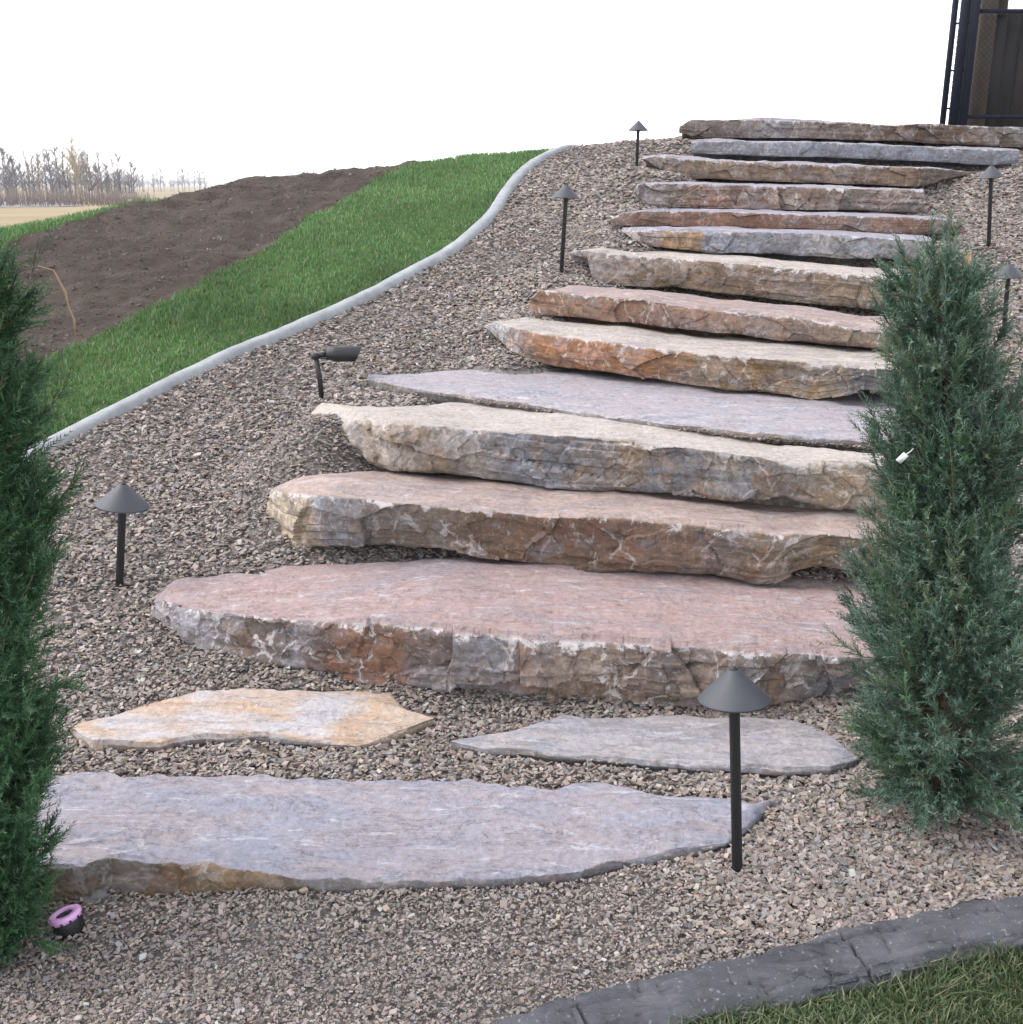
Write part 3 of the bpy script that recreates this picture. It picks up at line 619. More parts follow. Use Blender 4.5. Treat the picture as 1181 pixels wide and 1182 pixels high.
strip([(450, 520), (900, 545)], 8, 10, .006, .014)
v, f, c = chips_at(np.array(pts), np.array(Ls), 77, .35)
tag(mesh_np("loose_gravel", v, f, M_CHIP, None, False, {"col": c}), "loose slate chips scattered on the treads and between the slabs", "gravel", kind="stuff")

# ------------------------------------------------------------------ edging
def sweep(path, width, h, prof_n=14, joints=(), rough=.002, seed=0, base=None, jd=.02, groove=0.):
    n = len(path); T = np.gradient(path, axis=0); T /= np.linalg.norm(T, axis=1, keepdims=True); N = np.c_[-T[:, 1], T[:, 0]]
    s = np.r_[0, np.cumsum(np.hypot(*np.diff(path, axis=0).T))]
    zc = base(path[:, 0], path[:, 1])
    a = np.linspace(0, np.pi, prof_n); pw = np.sign(np.cos(a)) * np.abs(np.cos(a)) ** .6 * width / 2; ph = np.abs(np.sin(a)) ** .55 * (h + .06) - .06
    V = np.zeros((n, prof_n, 3))
    for j in range(prof_n):
        nz = rough * fbm(s * 9, s * 0 + j * .7, o=4, s=seed)
        V[:, j, :2] = path + N * (pw[j] + nz)[:, None]; V[:, j, 2] = zc + ph[j] + (nz * 1.2 if ph[j] > 0 else 0)
        gn = fbm(s * 4.5 + .8 * vnoise(s * 2, s * 0 + j * .3, s=seed + 1), s * 0 + j * .42, o=2, s=seed + 2); V[:, j, 2] -= groove * np.exp(-np.abs(gn) / .09) * (ph[j] > 0) - groove * .6 * gn * (ph[j] > 0)
        for q in joints: V[:, j, 2] -= np.where((np.abs(s - q) < .0045) & (ph[j] > -.03), jd, 0)
    return V.reshape(-1, 3), grid_faces(n, prof_n), s
def conc_mat(name, c0, c1, c2, fleck):
    k = NT(name); c = k.ramp(k.noise(7, 8, .65), [(.3, c0), (.5, c1), (.7, c2)])
    c = k.mix(k.rng(k.noise(85, 5, .62), .61, .66, 0, fleck), c, (.36, .36, .36))
    ln = k.noise(3, 3, .5, .5, vec=k.map((2.2, 7, 3), (0, 0, -.35)))
    cr = k.math('ABSOLUTE', k.math('SUBTRACT', ln, .5))
    b = k.bump(k.rng(cr, 0, .1), .25 if fleck > .3 else .1, .01); b = k.bump(k.noise(6, 8, .65, .4, vec=k.map((2.2, 8, 3), (0, 0, -.35))), .9 if fleck > .3 else .15, .02, b); b = k.bump(k.noise(120, 6, .7), .4, .004, b)
    return k.done(c, .8, b, spec=.3)
V, F, s_ = sweep(UEs[6:], .098, .03, seed=41, base=lambda x, y: np.convolve(np.pad(ground(x, y), 7, mode='edge'), np.ones(15) / 15, 'valid') + .006, rough=.0015)
tag(mesh_np("lawn_edging", V, F[:, ::-1], conc_mat("concrete_pale", (.2, .205, .215), (.27, .275, .285), (.33, .335, .345), .12), None, True, None, np.append(UEs[130], ground(*UEs[130]))),
    "pale grey concrete edging strip curving up the hill between lawn and gravel", "lawn edging")
LEf = smooth_path(LEc[::4], 1400)
sL = np.r_[0, np.cumsum(np.hypot(*np.diff(LEf, axis=0).T))]
jA, jB = at_z(672, 1172, .08), at_z(988, 1099, .08)
jq = [float(sL[np.argmin(np.hypot(LEf[:, 0] - j[0], LEf[:, 1] - j[1]))]) for j in (jA, jB)]
V, F, s_ = sweep(LEf, LEw * 1.1, .045, 30, jq, .006, 43, lambda x, y: np.full(np.shape(x), .04), .03, .016)
tag(mesh_np("lawn_edging", V, F[:, ::-1], conc_mat("concrete_dark", (.068, .067, .076), (.096, .095, .106), (.13, .128, .142), .5), None, True, None, np.append(LEf[700], .04)),
    "dark grey stamped concrete edging with cut joints beside the near lawn corner", "lawn edging")

# ------------------------------------------------------------------ grass
def blades(x, y, h, seed, palette, lean=.5, wid=.0022):
    r = np.random.default_rng(seed); n = len(x); z = ground(x, y) - .004
    az = r.uniform(0, 2 * np.pi, n); ln = np.abs(r.normal(0, lean, n)) * h; wa = az + r.normal(np.pi / 2, .6, n)
    b = np.c_[x, y, z]; wv = np.c_[np.cos(wa), np.sin(wa), np.zeros(n)] * (wid * r.uniform(.7, 1.4, n))[:, None]
    d = np.c_[np.cos(az), np.sin(az), np.zeros(n)]
    mid = b + d * (ln * .35)[:, None] + np.c_[np.zeros(n), np.zeros(n), h * .6]
    tip = b + d * ln[:, None] + np.c_[np.zeros(n), np.zeros(n), h * r.uniform(.85, 1.0, n)]
    V = np.stack([b - wv, b + wv, mid - wv * .8, mid + wv * .8, tip], 1).reshape(-1, 3)
    i = np.arange(n)[:, None] * 5
    pal = np.array(palette); c = pal[r.integers(0, len(pal), n)] * r.uniform(.75, 1.25, (n, 1)) * (1 + .3 * fbm(x * 1.6, y * 1.6, s=4, o=3))[:, None]
    return V, (i + np.array([[0, 1, 3, 2]])), (i + np.array([[2, 3, 4]])), np.repeat(c, 5, 0)
GP = [(.085, .19, .055), (.108, .225, .07), (.072, .16, .048), (.13, .235, .09), (.2, .225, .125)]
r = np.random.default_rng(5)
n = 330000; x = r.uniform(-6.5, 1.2, n); y = r.uniform(3.6, 11.6, n)
m = (zone(x, y) == 1) & (np.abs(x) < .5 * y + .6) & (y > 3.3) & (x < by_y(UEs, y) - .05); x, y = x[m], y[m]
keep = (r.random(len(x)) < np.clip(6.5 / y, .4, 1)); x, y = x[keep], y[keep]
h = .026 + .022 * np.clip(vnoise(x * 2.1, y * 2.1, s=8) + .2, 0, 1) + .006 * r.normal(0, 1, len(x)); h = np.clip(h, .012, .07) * np.where((y > crest(x) - .4) & (x < -2.3), 1.15, 1)
V, q, t, c = blades(x, y, h, 51, GP, .55, .0028)
tag(mesh_np("grass", V, [q, t], M_BLADE, None, False, {"col": c}), "green mown grass in a band on the slope beyond the pale edging", "grass", kind="stuff")
n = 90000; x = r.uniform(.0, 1.6, n); y = r.uniform(1.35, 2.4, n)
edge_y = np.interp(x, LEc[:, 0], LEc[:, 1]) - LEw * .5
m = (y < edge_y + .015) & (x < .55 * y + .25); x, y = x[m], y[m]
h = np.clip(.025 + .013 * vnoise(x * 6, y * 6, s=12) + .008 * r.normal(0, 1, len(x)), .018, .085)
V, q, t, c = blades(x, y, h, 52, [(.07, .105, .048), (.09, .13, .058), (.06, .085, .04), (.11, .14, .07), (.1, .13, .06), (.21, .2, .12)], .7, .0016)
tag(mesh_np("grass", V, [q, t], M_BLADE, None, False, {"col": c}), "short green grass with straw blades in the near corner beyond the dark edging", "grass", kind="stuff")

# ------------------------------------------------------------------ clods and stones on the soil
def rock(name, loc, size, mat, seed, label=None, cat=None, flat=.6):
    u, v_ = np.meshgrid(np.linspace(0, 2 * np.pi, 24, endpoint=False), np.linspace(.02, np.pi - .02, 14), indexing='ij')
    d = np.stack([np.cos(u) * np.sin(v_), np.sin(u) * np.sin(v_), np.cos(v_)], -1)
    rr = 1 + .28 * fbm(d[..., 0] * 1.6 + seed, d[..., 1] * 1.6, d[..., 2] * 1.6, o=4, s=seed)
    V = (d * rr[..., None] * np.array([size, size * .75, size * flat])).reshape(-1, 3)
    a_ = np.arange(24 * 14).reshape(24, 14); b_ = np.roll(a_, -1, 0)
    F = np.stack([a_[:, :-1], a_[:, 1:], b_[:, 1:], b_[:, :-1]], -1).reshape(-1, 4)
    o = mesh_np(name, V, F, mat, None, True); o.location = loc
    if label: tag(o, label, cat)
    return o
M_ROCK = simple_mat("pale_rock", (.42, .38, .34), .85, .3, 14, .5)
pp = at_g([150], [232])[0]
rock("rock", pp + np.array([0, 0, .03]), .085, M_ROCK, 3, "pale broken rock on the crest of the bare soil", "rock", .5)
pp = at_g([106], [1043])[0]
rock("rock", pp + np.array([0, .03, .0]), .05, simple_mat("grey_rock", (.14, .14, .135), .85, .3, 14, .5), 5, "rounded dark grey rock against the brown edge of the lowest slab", "rock", .6)

r = np.random.default_rng(61); n = 60000; x = r.uniform(-6.5, .6, n); y = r.uniform(3.4, 10.4, n)
m = (zone(x, y) == 2) & (np.abs(x) < .5 * y + .5); x, y = x[m][:22000], y[m][:22000]
P = np.c_[x, y, ground(x, y) + .02 * fbm(x * 7, y * 7, s=31, o=4) + .012 * fbm(x * 1.2 + y * .4, y * 5, s=33, o=3)]
v, f, c = chips_at(P, .0085 * np.exp(r.normal(0, .5, len(x))), 62, .5)
cc = np.array([(.062, .045, .036), (.08, .06, .049), (.095, .074, .06), (.05, .037, .03), (.2, .175, .15)])[r.choice(5, len(x), p=[.3, .28, .2, .19, .03])] * r.uniform(.8, 1.2, (len(x), 1))
v = v.reshape(-1, 8, 3); v[:, :, 2] = P[:, None, 2] + (v[:, :, 2] - P[:, None, 2]) * 1.3
tag(mesh_np("soil_clods", v.reshape(-1, 3), f, M_CHIP, None, False, {"col": np.repeat(cc, 8, 0)}), "small clods and stones lying over the bare brown soil", "clods", kind="stuff")

# ------------------------------------------------------------------ path lights
M_LAMP = simple_mat("lamp_powder_coat", (.045, .046, .055), .55, .25, 60, .35, spec=.5)
M_LAMPD = simple_mat("lamp_black", (.018, .018, .02), .5, .3, 60, .2, spec=.4)
M_GLASS = simple_mat("lamp_frosted", (.35, .34, .3), .3, .05, 20, .0)
def light_parts(root, H=.56, lean=0):
    V, F = lathe([(.0, -.3), (.0125, -.3), (.0125, H - .1), (.0135, H - .098), (.0145, H - .085), (.019, H - .07), (.021, H - .055), (.0, H - .055)], 20)
    mesh_np("stem", V, F, M_LAMPD, root)
    V, F = lathe([(0, H - .05), (.014, H - .05), (.014, H - .03), (0, H - .028)], 16); mesh_np("bulb_cover", V, F, M_GLASS, root)
    V, F = lathe([(.0, H - .008), (.012, H - .0085), (.0135, H - .010), (.05, H - .0455), (.0815, H - .0765), (.0825, H - .078), (.0825, H - .0815), (.0795, H - .081), (.05, H - .0525), (.02, H - .0245), (0, H - .021)], 40)
    mesh_np("lamp_shade", V, F, M_LAMP, root)
    V, F = lathe([(0, H + .0), (.005, H - .001), (.0095, H - .006), (.0105, H - .012), (.0105, H - .018)], 16); mesh_np("finial", V, F, M_LAMPD, root)
LAMPS = [((851, 1000), 779, 82, (-.11, -.055), "nearest path light, black cone shade in front of the grey flagstone"),
         ((138, 677), 556, 59, (-.03, .13), "black cone path light in gravel beside the left shrub"),
         ((648, 314), 212, 32, (.0, .05), "black cone path light left of the bright-edged tan step"),
         ((735, 191), 139, 23, (.0, .01), "farthest path light, small black cone against the white sky beside the top steps"),
         ((1141, 286), 190, 29, (.0, -.09), "black cone path light standing in gravel right of the upper steps"),
         ((1158, 390), 303, 34, (.0, -.05), "black cone path light half hidden behind the right shrub's top")]
proto = None
for (bx, by), ty, wpx, tl, lab in LAMPS:
    p = at_g([bx], [by])[0]; top = at_y(bx, ty, p[1]); Hh = float(top[2] - p[2])
    depth = p[1] * math.cos(PITCH) + (EYE - p[2]) * math.sin(PITCH); wid = wpx / FPX * (depth - .05)
    if proto is None:
        root = empty("path_light", p); light_parts(root, .56); proto = root
    else:
        root = copy_thing(proto); root.location = p
    s_ = wid / .165; root.scale = (s_, s_, s_); root.location = Vector(p) + Euler((tl[0], tl[1], 0)).to_matrix() @ Vector((0, 0, Hh - .56 * s_))
    root.rotation_euler = Euler((tl[0], tl[1], 0))
    tag(root, lab, "path light", "black path lights along the steps")

# ------------------------------------------------------------------ spotlight on a riser
p = at_g([372], [458])[0]; top = at_y(367, 411, p[1]); hh = float(top[2] - p[2]); sc = .19
root = empty("spotlight", p)
V, F, t = tube([(0, 0, -.03), (-.008, 0, hh * .5), (-.02, 0, hh - .004)], .0125, 14); mesh_np("riser", V, [F, t], M_LAMPD, root)
prts = [tube([(-.021, 0, hh - .012), (-.021, 0, hh + .014)], .017, 16), tube([(-.02, 0, hh + .004), (.01, .0, hh + .006), (.03, 0, hh + .007)], .0125, 12)]
V, FF_ = join(prts); mesh_np("knuckle", V, FF_, M_LAMPD, root)
nb_, na_ = 14, 28
pr = [(.026, 0), (.026, .018), (.034, .030), (.036, .045), (.036, .1), (.0365, .11), (.0365, .15)]
V, F = lathe([(0, 0)] + pr, na_); V = V.copy()
k = V[:, 2] > .149; V[k, 2] += .018 * V[k, 0] / .0365 * -1                       # slanted glare shield
body = np.c_[V[:, 2] + .028, V[:, 1], V[:, 0] * -1 * -1 + hh + .007]
body[:, 2] = -(V[:, 0]) + hh + .007
mesh_np("lamp_body", body, F, M_LAMPD, root)
V2, F2 = lathe([(0, .118), (.034, .118), (.034, .121), (0, .121)], na_)
mesh_np("lens", np.c_[V2[:, 2] + .028, V2[:, 1], -V2[:, 0] + hh + .007], F2, M_GLASS, root)
root.rotation_euler = (0, 0, R(8))
tag(root, "black cylindrical spotlight on a bent riser in gravel, aimed across the steps", "spotlight")

# ------------------------------------------------------------------ sprinkler
p = at_g([82], [1074])[0]
root = empty("sprinkler", p); root.rotation_euler = (R(-8), R(-14), .2)
V, F = lathe([(0, -.03), (.033, -.03), (.0345, .036), (.031, .0415), (.012, .0415), (.011, .036), (0, .036)], 32); mesh_np("sprinkler_body", V, F, M_LAMPD, root)
V, F = lathe([(.0205, .042), (.0215, .0475), (.034, .0475), (.0375, .0455), (.0385, .041), (.0385, .034), (.035, .034), (.034, .042), (.0205, .042)], 48)
prts = [(V, F)]
mk = simple_mat("purple_plastic", (.66, .36, .64), .4, .06, 30, .05)
o = mesh_np("collar_ring", V, F, mk, root)
prts = []
for a in np.arange(0, 2 * np.pi, np.pi / 6):
    v, f = box(.0375, .0402, -.0022, .0022, .033, .0395); ca, sa = math.cos(a), math.sin(a)
    prts.append((np.c_[v[:, 0] * ca - v[:, 1] * sa, v[:, 0] * sa + v[:, 1] * ca, v[:, 2]], f))
V, F = join(prts); mesh_np("grip_ribs", V, F, M_LAMPD, root)
tag(root, "black sprinkler head with a pink-purple collar ring in the gravel by the left shrub", "sprinkler")

# ------------------------------------------------------------------ junipers
def needle_mat():
    k = NT("juniper_foliage"); a = k.attr("col", False); m = k.done(a, .62, spec=.25)
    tr = k.n("ShaderNodeBsdfTranslucent"); k.t.links.new(a, tr.inputs[0])
    mx = k.n("ShaderNodeMixShader"); mx.inputs[0].default_value = .15
    k.t.links.new(k.b.outputs[0], mx.inputs[1]); k.t.links.new(tr.outputs[0], mx.inputs[2]); k.t.links.new(mx.outputs[0], k.out.inputs[0])
    return m
M_NEEDLE = needle_mat(); M_BARK = simple_mat("juniper_bark", (.14, .09, .06), .9, .35, 40, .6); M_DEAD = simple_mat("dead_twig", (.27, .17, .1), .8, .2, 40, .2)
def cones(b, d, L, rad, rr):
    n = len(b); ref = rr.normal(0, 1, (n, 3)); A = np.cross(d, ref); A /= np.linalg.norm(A, axis=1, keepdims=True) + 1e-9; B = np.cross(d, A)
    vs = [b + (A * math.cos(a) + B * math.sin(a)) * rad[:, None] for a in (0, 2.094, 4.189)]
    V = np.stack([vs[0], vs[1], vs[2], b + d * L[:, None]], 1).reshape(-1, 3)
    i = np.arange(n)[:, None] * 4
    return V, np.concatenate([i + np.array([[0, 1, 3]]), i + np.array([[1, 2, 3]]), i + np.array([[2, 0, 3]])])
def unit(v): return v / (np.linalg.norm(v, axis=-1, keepdims=True) + 1e-9)
def juniper(root, H, prof, seed, pal, tipc, nbr=520, nsh=12, ntw=15, lead=(0, 0), topthin=.55, lead_up=.2):
    r = np.random.default_rng(seed); ph, pr_ = np.array(prof).T
    hs_ = (r.random(nbr) ** 1.05) * .93; az = r.uniform(0, 2 * np.pi, nbr)
    Lb = r.uniform(.14, .30, nbr) * np.where(hs_ > .75, .75, 1)
    h1 = np.minimum(hs_ * H + Lb * np.where(hs_ < .14, r.uniform(-.25, .9, nbr), r.uniform(.5, .98, nbr)), H * r.uniform(.93, 1.05, nbr)); h1 = np.maximum(h1, .05)
    ld = r.random(nbr) < .02; h1 = np.where(ld & (hs_ > .5), np.minimum(h1 + lead_up, H * 1.04), h1)
    thin = (hs_ > .68) & (r.random(nbr) < topthin); keep_ = ~thin
    hs_, az, Lb, h1 = hs_[keep_], az[keep_], Lb[keep_], h1[keep_]; nbr = len(hs_)
    lump = 1 + .34 * vnoise(az * 1.2, h1 * 5.5, s=seed) + .22 * vnoise(az * 2.5, h1 * 13, s=seed + 1)
    lump = np.where(r.random(nbr) < .045, lump * 1.3, lump)
    r1 = np.interp(h1 / H, ph, pr_) * np.sqrt(r.uniform(.04, 1.0, nbr)) * lump
    gap = vnoise(az * 1.5 + 7, h1 * 7, s=seed + 5) > .30 + .25 * r.random(nbr) - .35 * np.clip((h1 / H - .7) / .3, 0, 1)
    r1 = np.where(gap, r1 * .45, r1)
    ax = lambda h: np.c_[lead[0] * (h / H) ** 2, lead[1] * (h / H) ** 2, h]
    dv = np.c_[np.cos(az), np.sin(az), np.zeros(nbr)]
    p0 = ax(hs_ * H) + dv * .012; p2 = ax(h1) + dv * r1[:, None]; p1 = ax(hs_ * H * .6 + h1 * .4) + dv * (r1 * .75)[:, None]
    p2 += r.normal(0, .012, p2.shape)
    bez = lambda t: p0[:, None] * ((1 - t) ** 2)[None, :, None] + 2 * p1[:, None] * (t * (1 - t))[None, :, None] + p2[:, None] * (t ** 2)[None, :, None]
    # shoots
    t = r.uniform(.3, 1.0, (nbr, nsh)); t[:, -1] = 1.0
    T3 = t[..., None]
    sp = (p0[:, None] * (1 - T3) ** 2 + 2 * p1[:, None] * T3 * (1 - T3) + p2[:, None] * T3 ** 2)
    tg = unit(2 * (1 - T3) * (p1 - p0)[:, None] + 2 * T3 * (p2 - p1)[:, None])
    rnd = unit(r.normal(0, 1, sp.shape)); rad = unit(dv)[:, None]
    sd_ = unit(tg * .75 + rnd * .62 + rad * .35 + np.array([0, 0, .22])); sd_[:, -1] = unit(tg[:, -1] + .2 * rnd[:, -1])
    sl = r.uniform(.035, .085, t.shape); sp, sd_, sl = sp.reshape(-1, 3), sd_.reshape(-1, 3), sl.ravel(); ns = len(sl)
    bcol = np.array(pal)[r.integers(0, len(pal), nbr)] * r.uniform(.7, 1.3, (nbr, 1)); scol = np.repeat(bcol, nsh, 0) * r.uniform(.85, 1.2, (ns, 1))
    # twigs: a flattish spray on each shoot
    f = np.linspace(.06, 1, ntw)[None] + r.normal(0, .02, (ns, ntw)); f = np.clip(f, 0, 1)
    bend = r.normal(0, .18, (ns, 3)); 
    base = sp[:, None] + sd_[:, None] * (f * sl[:, None])[..., None] + bend[:, None] * (f ** 2 * sl[:, None])[..., None] * .6
    pl = unit(np.cross(sd_, unit(r.normal(0, 1, sd_.shape)))); pl2 = np.cross(sd_, pl)
    side = np.where(np.arange(ntw) % 2 == 0, 1., -1.)[None, :, None]
    oo = r.normal(0, .55, (ns, ntw, 1))
    td = unit(sd_[:, None] * .85 + pl[:, None] * side * r.uniform(.35, .75, (ns, ntw, 1)) + pl2[:, None] * oo)
    tl = (1.05 - .65 * f) * r.uniform(.016, .032, (ns, ntw))
    b = base.reshape(-1, 3); d = td.reshape(-1, 3); L = tl.ravel(); rw = r.uniform(.0010, .0017, len(L))
    V, F = cones(b, d, L, rw, r)
    tipm = np.clip(f.reshape(-1, 1) * .75 * r.uniform(.2, 1, (len(L), 1)), 0, 1) * np.repeat(r.random((ns, 1)) ** 1.5, ntw, 0)
    c = np.repeat(scol, ntw, 0) * (1 - tipm) + np.array(tipc) * tipm
    V1, F1 = cones(sp, sd_, sl, np.full(ns, .0013), r)
    Vf = np.concatenate([V, V1]); Ff = np.concatenate([F, F1 + len(V)]); cf = np.concatenate([np.repeat(c, 4, 0), np.repeat(scol, 4, 0)])
    mesh_np("foliage", Vf, Ff, M_NEEDLE, root, False, {"col": np.clip(cf, .004, .7)})
    hh_ = np.linspace(0, H * .97, 16); tr = ax(hh_); tr[:, :2] += .006 * r.normal(0, 1, (16, 2)); tr[0, 2] = -.03
    prt = [tube(tr, np.linspace(.016, .003, 16), 10)]
    ts = np.linspace(0, 1, 6)
    for i in range(0, nbr, 3):
        pt = p0[i] * ((1 - ts) ** 2)[:, None] + 2 * p1[i] * (ts * (1 - ts))[:, None] + p2[i] * (ts ** 2)[:, None]
        prt.append(tube(pt, np.linspace(.0032, .0012, 6), 5))
    V, F = join(prt); mesh_np("trunk", V, F, M_BARK, root)
pR = at_g([1082], [922])[0]; HR = float(at_y(1095, 288, pR[1])[2] - pR[2])
rootR = empty("juniper_shrub", pR)
GPAL = [(.062, .115, .074), (.082, .144, .094), (.044, .086, .056), (.1, .16, .118), (.074, .132, .068), (.108, .14, .08)]
juniper(rootR, HR, [(0, .23), (.06, .265), (.15, .265), (.3, .235), (.45, .205), (.6, .185), (.75, .16), (.88, .145), (1.0, .1)], 11, GPAL, (.34, .43, .36), 1500, 12, 15, (-.17, .0), .62, .0)
tag(rootR, "columnar blue-green juniper on the right, tied to a stake and carrying a white tag", "shrub", "columnar junipers flanking the steps")
pL = at_g([4], [1092])[0]; HL = float(at_y(10, 306, pL[1])[2] - pL[2])
rootL = empty("juniper_shrub", pL)
juniper(rootL, HL, [(0, .06), (.06, .085), (.2, .14), (.5, .165), (.7, .155), (.85, .13), (.95, .09), (1.0, .06)], 23, [(.036, .088, .038), (.047, .112, .05), (.026, .066, .03), (.06, .13, .058)], (.19, .32, .17), 1250, 12, 15, (.15, .02), .15)
b0 = np.array([.14, 0, HL * .86]); b3 = b0 + np.array([.09, .0, .2])
V, F, t = tube([b0, b0 + np.array([.045, 0, .1]), b3, b3 + np.array([.04, 0, .012])], [.003, .0025, .0018, .0014], 6)
mesh_np("branch", V, [F, t], M_BARK, rootL)
e = b3 + np.array([.04, 0, .012])
V, F, t = tube([e, e + np.array([.03, 0, -.008]), e + np.array([.048, 0, -.05]), e + np.array([.05, 0, -.075]), e + np.array([.058, .0, -.1]), e + np.array([.056, 0, -.14])], [.001, .0014, .0026, .0013, .0022, .0008], 6)
mesh_np("dead_sprig", V, [F, t], M_DEAD, rootL)
tag(rootL, "dark green columnar juniper with a dry brown sprig hanging from its top", "shrub", "columnar junipers flanking the steps")
# stakes and tag
M_CANE = simple_mat("bamboo", (.48, .3, .16), .6, .25, 30, .2)
def stake(bx, by, tx, ty, off, label, back=.0):
    b_ = at_g([bx], [by])[0]; b_ = b_ * np.array([(b_[1] + back) / b_[1], 1, 1]); t_ = at_y(tx, ty, b_[1] + back) - np.array([0, back, 0])
    b_ = b_ + np.array([0, back, 0]); t_ = t_ * np.array([1, 1, 1]) + np.array([0, back, 0]); a_ = np.array([0, 0, -.05]); z_ = t_ - b_; n_ = 24; pth = [a_ + (z_ - a_) * i / (n_ - 1) for i in range(n_)]
    V, F, t = tube(pth, [.0085 if i % 6 else .0098 for i in range(n_)], 12)
    o = mesh_np("bamboo_stake", V, [F, t], M_CANE); o.location = b_
    tag(o, label, "plant stake")
stake(1077, 915, 1117, 289, -.0, "slim tan bamboo stake rising through the right juniper", .03)
stake(-8, 1092, 6, 312, -.0, "slim tan bamboo stake rising through the left juniper", .1)
q = at_y(1042, 528, pR[1] - .19)
root = empty("plant_tag", q)
M_TAG = simple_mat("white_plastic", (.75, .78, .82), .4, .05, 10, .0)
V, F = box(-.007, .007, -.0006, .0006, -.015, .011); mesh_np("tag_plate", V, F, M_TAG, root)
V, F, t = tube([(0, 0, .011), (.003, .006, .02), (.005, .02, .024)], .0009, 6); mesh_np("tag_tie", V, [F, t], M_TAG, root)
root.rotation_euler = (.25, .65, -.3)
tag(root, "small white plant tag hanging in the right juniper", "plant tag")

# ------------------------------------------------------------------ fence and wooden screen at the head of the steps
M_FENCE = simple_mat("fence_black_metal", (.008, .010, .02), .7, .3, 30, .1, spec=.2)
M_WOODP = simple_mat("wood_post", (.06, .045, .034), .85, .3, 12, .4)
def bord():
    k = NT("dark_boards"); c = k.ramp(k.noise(3, 6, vec=k.map((6, 6, .6))), [(.3, (.012, .0095, .008)), (.7, (.026, .02, .016))]); return k.done(c, .85, k.bump(k.noise(20, 5, vec=k.map((8, 8, .5))), .4, .004))
FY = 11.2; zt = 1.9
def fx(px, y, py=70): return float(at_y(px, py, y)[0])
xc = fx(1112, FY, 130)
root = empty("chain_link_fence", (xc, FY, zt))
def sq_post(nm, x, y, w_, z0, z1, m=M_FENCE):
    V, F = box(x - w_ / 2, x + w_ / 2, y - w_ / 2, y + w_ / 2, z0, z1); mesh_np(nm, V - np.array([xc, FY, zt]), F, m, root)
zt_top = 4.3
yb = FY + 1.6; xb = xc + .74
sq_post("post", xc, FY, .068, zt, zt_top); sq_post("post", xc - .085, FY + .02, .07, zt, zt_top)
sq_post("post", xc - .17, FY + .06, .045, zt, zt_top); sq_post("post", xc + 2.0, FY, .06, zt, zt_top)
z_lo = float(at_y(1150, 135, FY)[2]); z_hi = float(at_y(1150, 13, FY)[2])
for nm, zz in (("rail", z_lo), ("rail", z_hi)):
    V, F, t = tube([(xc, FY, zz), (xc + 2.0, FY, zz)], .019, 10); mesh_np(nm, V - np.array([xc, FY, zt]), [F, t], M_FENCE, root)
for zz in (z_lo + .08, z_lo + .42, z_hi - .1):
    V, F, t = tube([(xc - .17, FY + .06, zz), (xc, FY, zz)], .009, 8); mesh_np("bracket", V - np.array([xc, FY, zt]), [F, t], M_FENCE, root)
prt = []
for i in np.arange(-2.4, 2.0, .055):
    for sgn in (1, -1):
        x0, x1 = i, i + 2.35
        xa, xb_ = max(0, x0), min(2.0, x1)
        if xb_ <= xa: continue
        za = z_lo + (xa - x0 if sgn > 0 else 2.35 - (xa - x0)); zb_ = z_lo + (xb_ - x0 if sgn > 0 else 2.35 - (xb_ - x0))
        prt.append(tube([(xc + xa, FY - .02 + .004 * sgn, za), (xc + xb_, FY - .02 + .004 * sgn, zb_)], .0016, 4))
V, F = join(prt); mesh_np("wire_mesh", V - np.array([xc, FY, zt]), F, M_FENCE, root)
prt = []
for zz in np.arange(z_lo, zt_top, .05):
    prt.append(tube([(xc - .17, FY + .05, zz), (xc - .09, FY + .01, zz + .04)], .0022, 4)); prt.append(tube([(xc - .17, FY + .05, zz + .04), (xc - .09, FY + .01, zz)], .0022, 4))
V, F = join(prt); mesh_np("wire_mesh", V - np.array([xc, FY, zt]), F, M_FENCE, root)
tag(root, "black chain-link fence corner with square posts at the head of the steps", "fence")
y2 = FY + .45
root = empty("wooden_screen", (fx(1160, y2), y2, zt))
ro = np.array(root.location)
V, F = box(fx(1124, y2), fx(1142, y2), y2 - .06, y2 + .06, zt, 4.4); mesh_np("post", V - ro, F, M_WOODP, root)
z_b = float(at_y(1165, 17, y2 + .1)[2]); prt = []; x_ = fx(1142, y2) + .004
for i in range(14): prt.append(box(x_ + i * .142, x_ + i * .142 + .138, y2 + .02 + .006 * (i % 2), y2 + .045 + .006 * (i % 2), zt, z_b + .004 * (i % 3)))
V, F = join(prt); mesh_np("board_panel", V - ro, F, bord(), root)
V, F = box(x_, fx(1155, y2), y2 - .02, y2 + .017, z_b - .02, z_b + .5); mesh_np("post", V - ro, F, M_WOODP, root)
tag(root, "dark brown board screen with a wooden post behind the metal fence", "wooden screen")

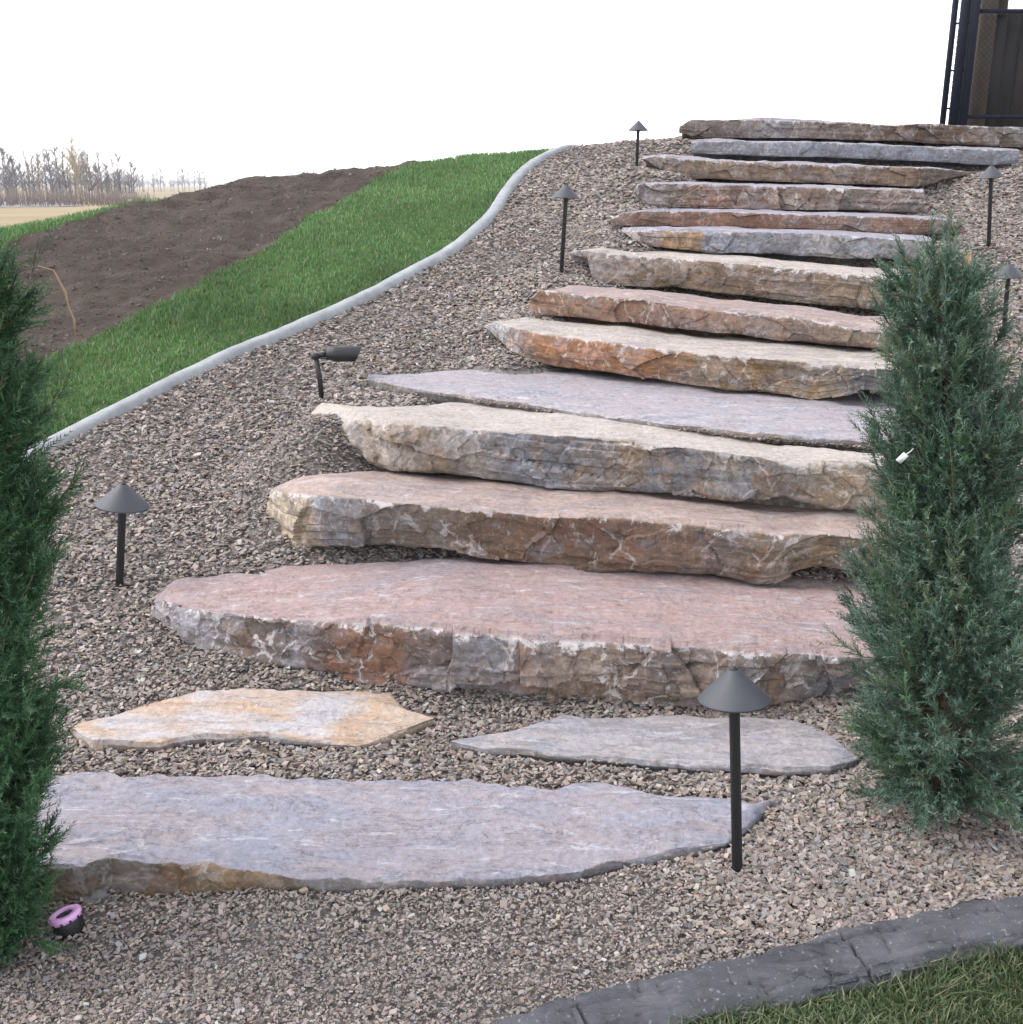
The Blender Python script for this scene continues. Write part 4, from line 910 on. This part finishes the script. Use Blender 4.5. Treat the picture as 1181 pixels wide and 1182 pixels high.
# ------------------------------------------------------------------ far country: leafless trees, brush, hills
M_TREE = [simple_mat("far_bark_grey", (.13, .11, .11), .9, .3, .5), simple_mat("far_bark_brown", (.2, .14, .09), .9, .3, .5), simple_mat("far_bark_ochre", (.33, .25, .13), .9, .3, .5)]
def bare_tree(Ht, seed, mat):
    r = np.random.default_rng(seed); prt = []
    tr = np.array([[.25 * math.sin(i * .7 + seed) * i / 6, .2 * math.cos(i * .9 + seed) * i / 6, Ht * i / 7] for i in range(8)])
    prt.append(tube(tr, np.linspace(.16, .035, 8) * Ht / 9, 6))
    for i in range(56):
        f = r.uniform(.18, .97); b = np.array([np.interp(f * Ht, tr[:, 2], tr[:, k]) for k in range(3)]); a = r.uniform(0, 6.28)
        L = Ht * r.uniform(.14, .36) * (1.1 - .7 * f); d = np.array([math.cos(a) * .8, math.sin(a) * .8, r.uniform(.5, 1.2)]); d /= np.linalg.norm(d)
        m_ = b + d * L * .5 + np.array([0, 0, .03 * L]); e_ = b + d * L + np.array([0, 0, .12 * L])
        prt.append(tube([b, m_, e_], np.array([.045, .032, .02]) * Ht / 9, 4))
        for j in range(5):
            s0 = b + (e_ - b) * r.uniform(.3, 1); d2 = unit(d + r.normal(0, .5, 3) + np.array([0, 0, .35])); prt.append(tube([s0, s0 + d2 * L * r.uniform(.25, .5)], [.02, .012], 3))
    V, F = join(prt); o = mesh_np("bare_tree", V, F, mat); return o
tp_ = [bare_tree(9, 1, M_TREE[0]), bare_tree(9, 2, M_TREE[0]), bare_tree(9, 3, M_TREE[1]), bare_tree(9, 4, M_TREE[2])]
def put_tree(px, top, kind, dist, lab, grp="leafless trees beyond the field", used=set()):
    o = tp_[kind]
    if kind in used: o = copy_thing(o)
    used.add(kind)
    pz = -1.25; P = at_y(px, top, dist); o.location = (P[0], dist, pz); sc_ = float((P[2] - pz) / 9); o.scale = (sc_ * random.uniform(.8, 1.1),) * 2 + (sc_,)
    o.rotation_euler = (0, 0, random.uniform(0, 6.28)); tag(o, lab, "tree", grp)
put_tree(83, 158, 3, 172, "tallest leafless tree of the far row, ochre-tinted", None)
for i in range(84):
    px = -90 + i * 2.9 + random.uniform(-3, 3); top = 184 + random.uniform(-16, 16) + (6 if px > 120 else 0)
    put_tree(px, top, random.choice((0, 0, 1, 1, 2)), random.uniform(165, 215), "thin grey leafless tree standing in the far row beyond the dry field")
for i in range(30):
    px = 132 + (i / 30) ** 1.4 * 110 + random.uniform(-2, 2); top = 199 + random.uniform(-6, 5)
    put_tree(px, top, random.choice((0, 1)), random.uniform(380, 460), "faint distant leafless tree in the hazy line behind the soil crest", "faint trees farther off")
prt = []; r = np.random.default_rng(9)
for i in range(1900):
    d_ = r.uniform(150, 215); px = r.uniform(-120, 175); P = at_y(px, 230, d_); hgt = r.uniform(.6, 2.6) * (1 if px < 140 else .7)
    b = np.array([P[0], d_, -1.3]); tt_ = b + np.array([r.normal(0, .3), r.normal(0, .3), hgt]); prt.append(tube([b, tt_], [.05, .02], 3))
V, F = join(prt); tag(mesh_np("brush", V, F, simple_mat("brush_red_brown", (.15, .1, .08), .9, .4, .3)), "reddish-brown brush at the foot of the far leafless trees", "brush", kind="stuff")
hx = np.linspace(-3600, 3600, 241); hz = []
for dist, amp, sd_ in ((2300, 5, 3), (3300, 9, 4)):
    pf = 3 + amp * (0.4 + .5 * fbm(hx * .0016, hx * 0 + sd_, o=4, s=sd_)); rows = [np.c_[hx, np.full(241, dist - 200.), np.full(241, -6.)], np.c_[hx, np.full(241, float(dist)), np.maximum(pf, -4)], np.c_[hx, np.full(241, dist + 300.), np.full(241, -8.)]]
    V = np.stack(rows, 1).reshape(-1, 3); hz.append((V, grid_faces(241, 3)[:, ::-1]))
V, F = join(hz); tag(mesh_np("hills", V, F, simple_mat("hill_woods", (.1, .1, .1), .95, .3, .004)), kind="structure")

# ------------------------------------------------------------------ haze
V, F = box(-4200, 4200, -4200, 4200, -9.5, 14)
hm = bpy.data.materials.new("haze_air"); hm.use_nodes = True; t_ = hm.node_tree; t_.nodes.clear()
vo = t_.nodes.new("ShaderNodeVolumePrincipled"); vo.inputs['Color'].default_value = (.95, .96, 1, 1); vo.inputs['Density'].default_value = .0005; vo.inputs['Anisotropy'].default_value = .2
ou = t_.nodes.new("ShaderNodeOutputMaterial"); t_.links.new(vo.outputs[0], ou.inputs['Volume'])
tag(mesh_np("haze", V, F, hm, None, False), kind="stuff")
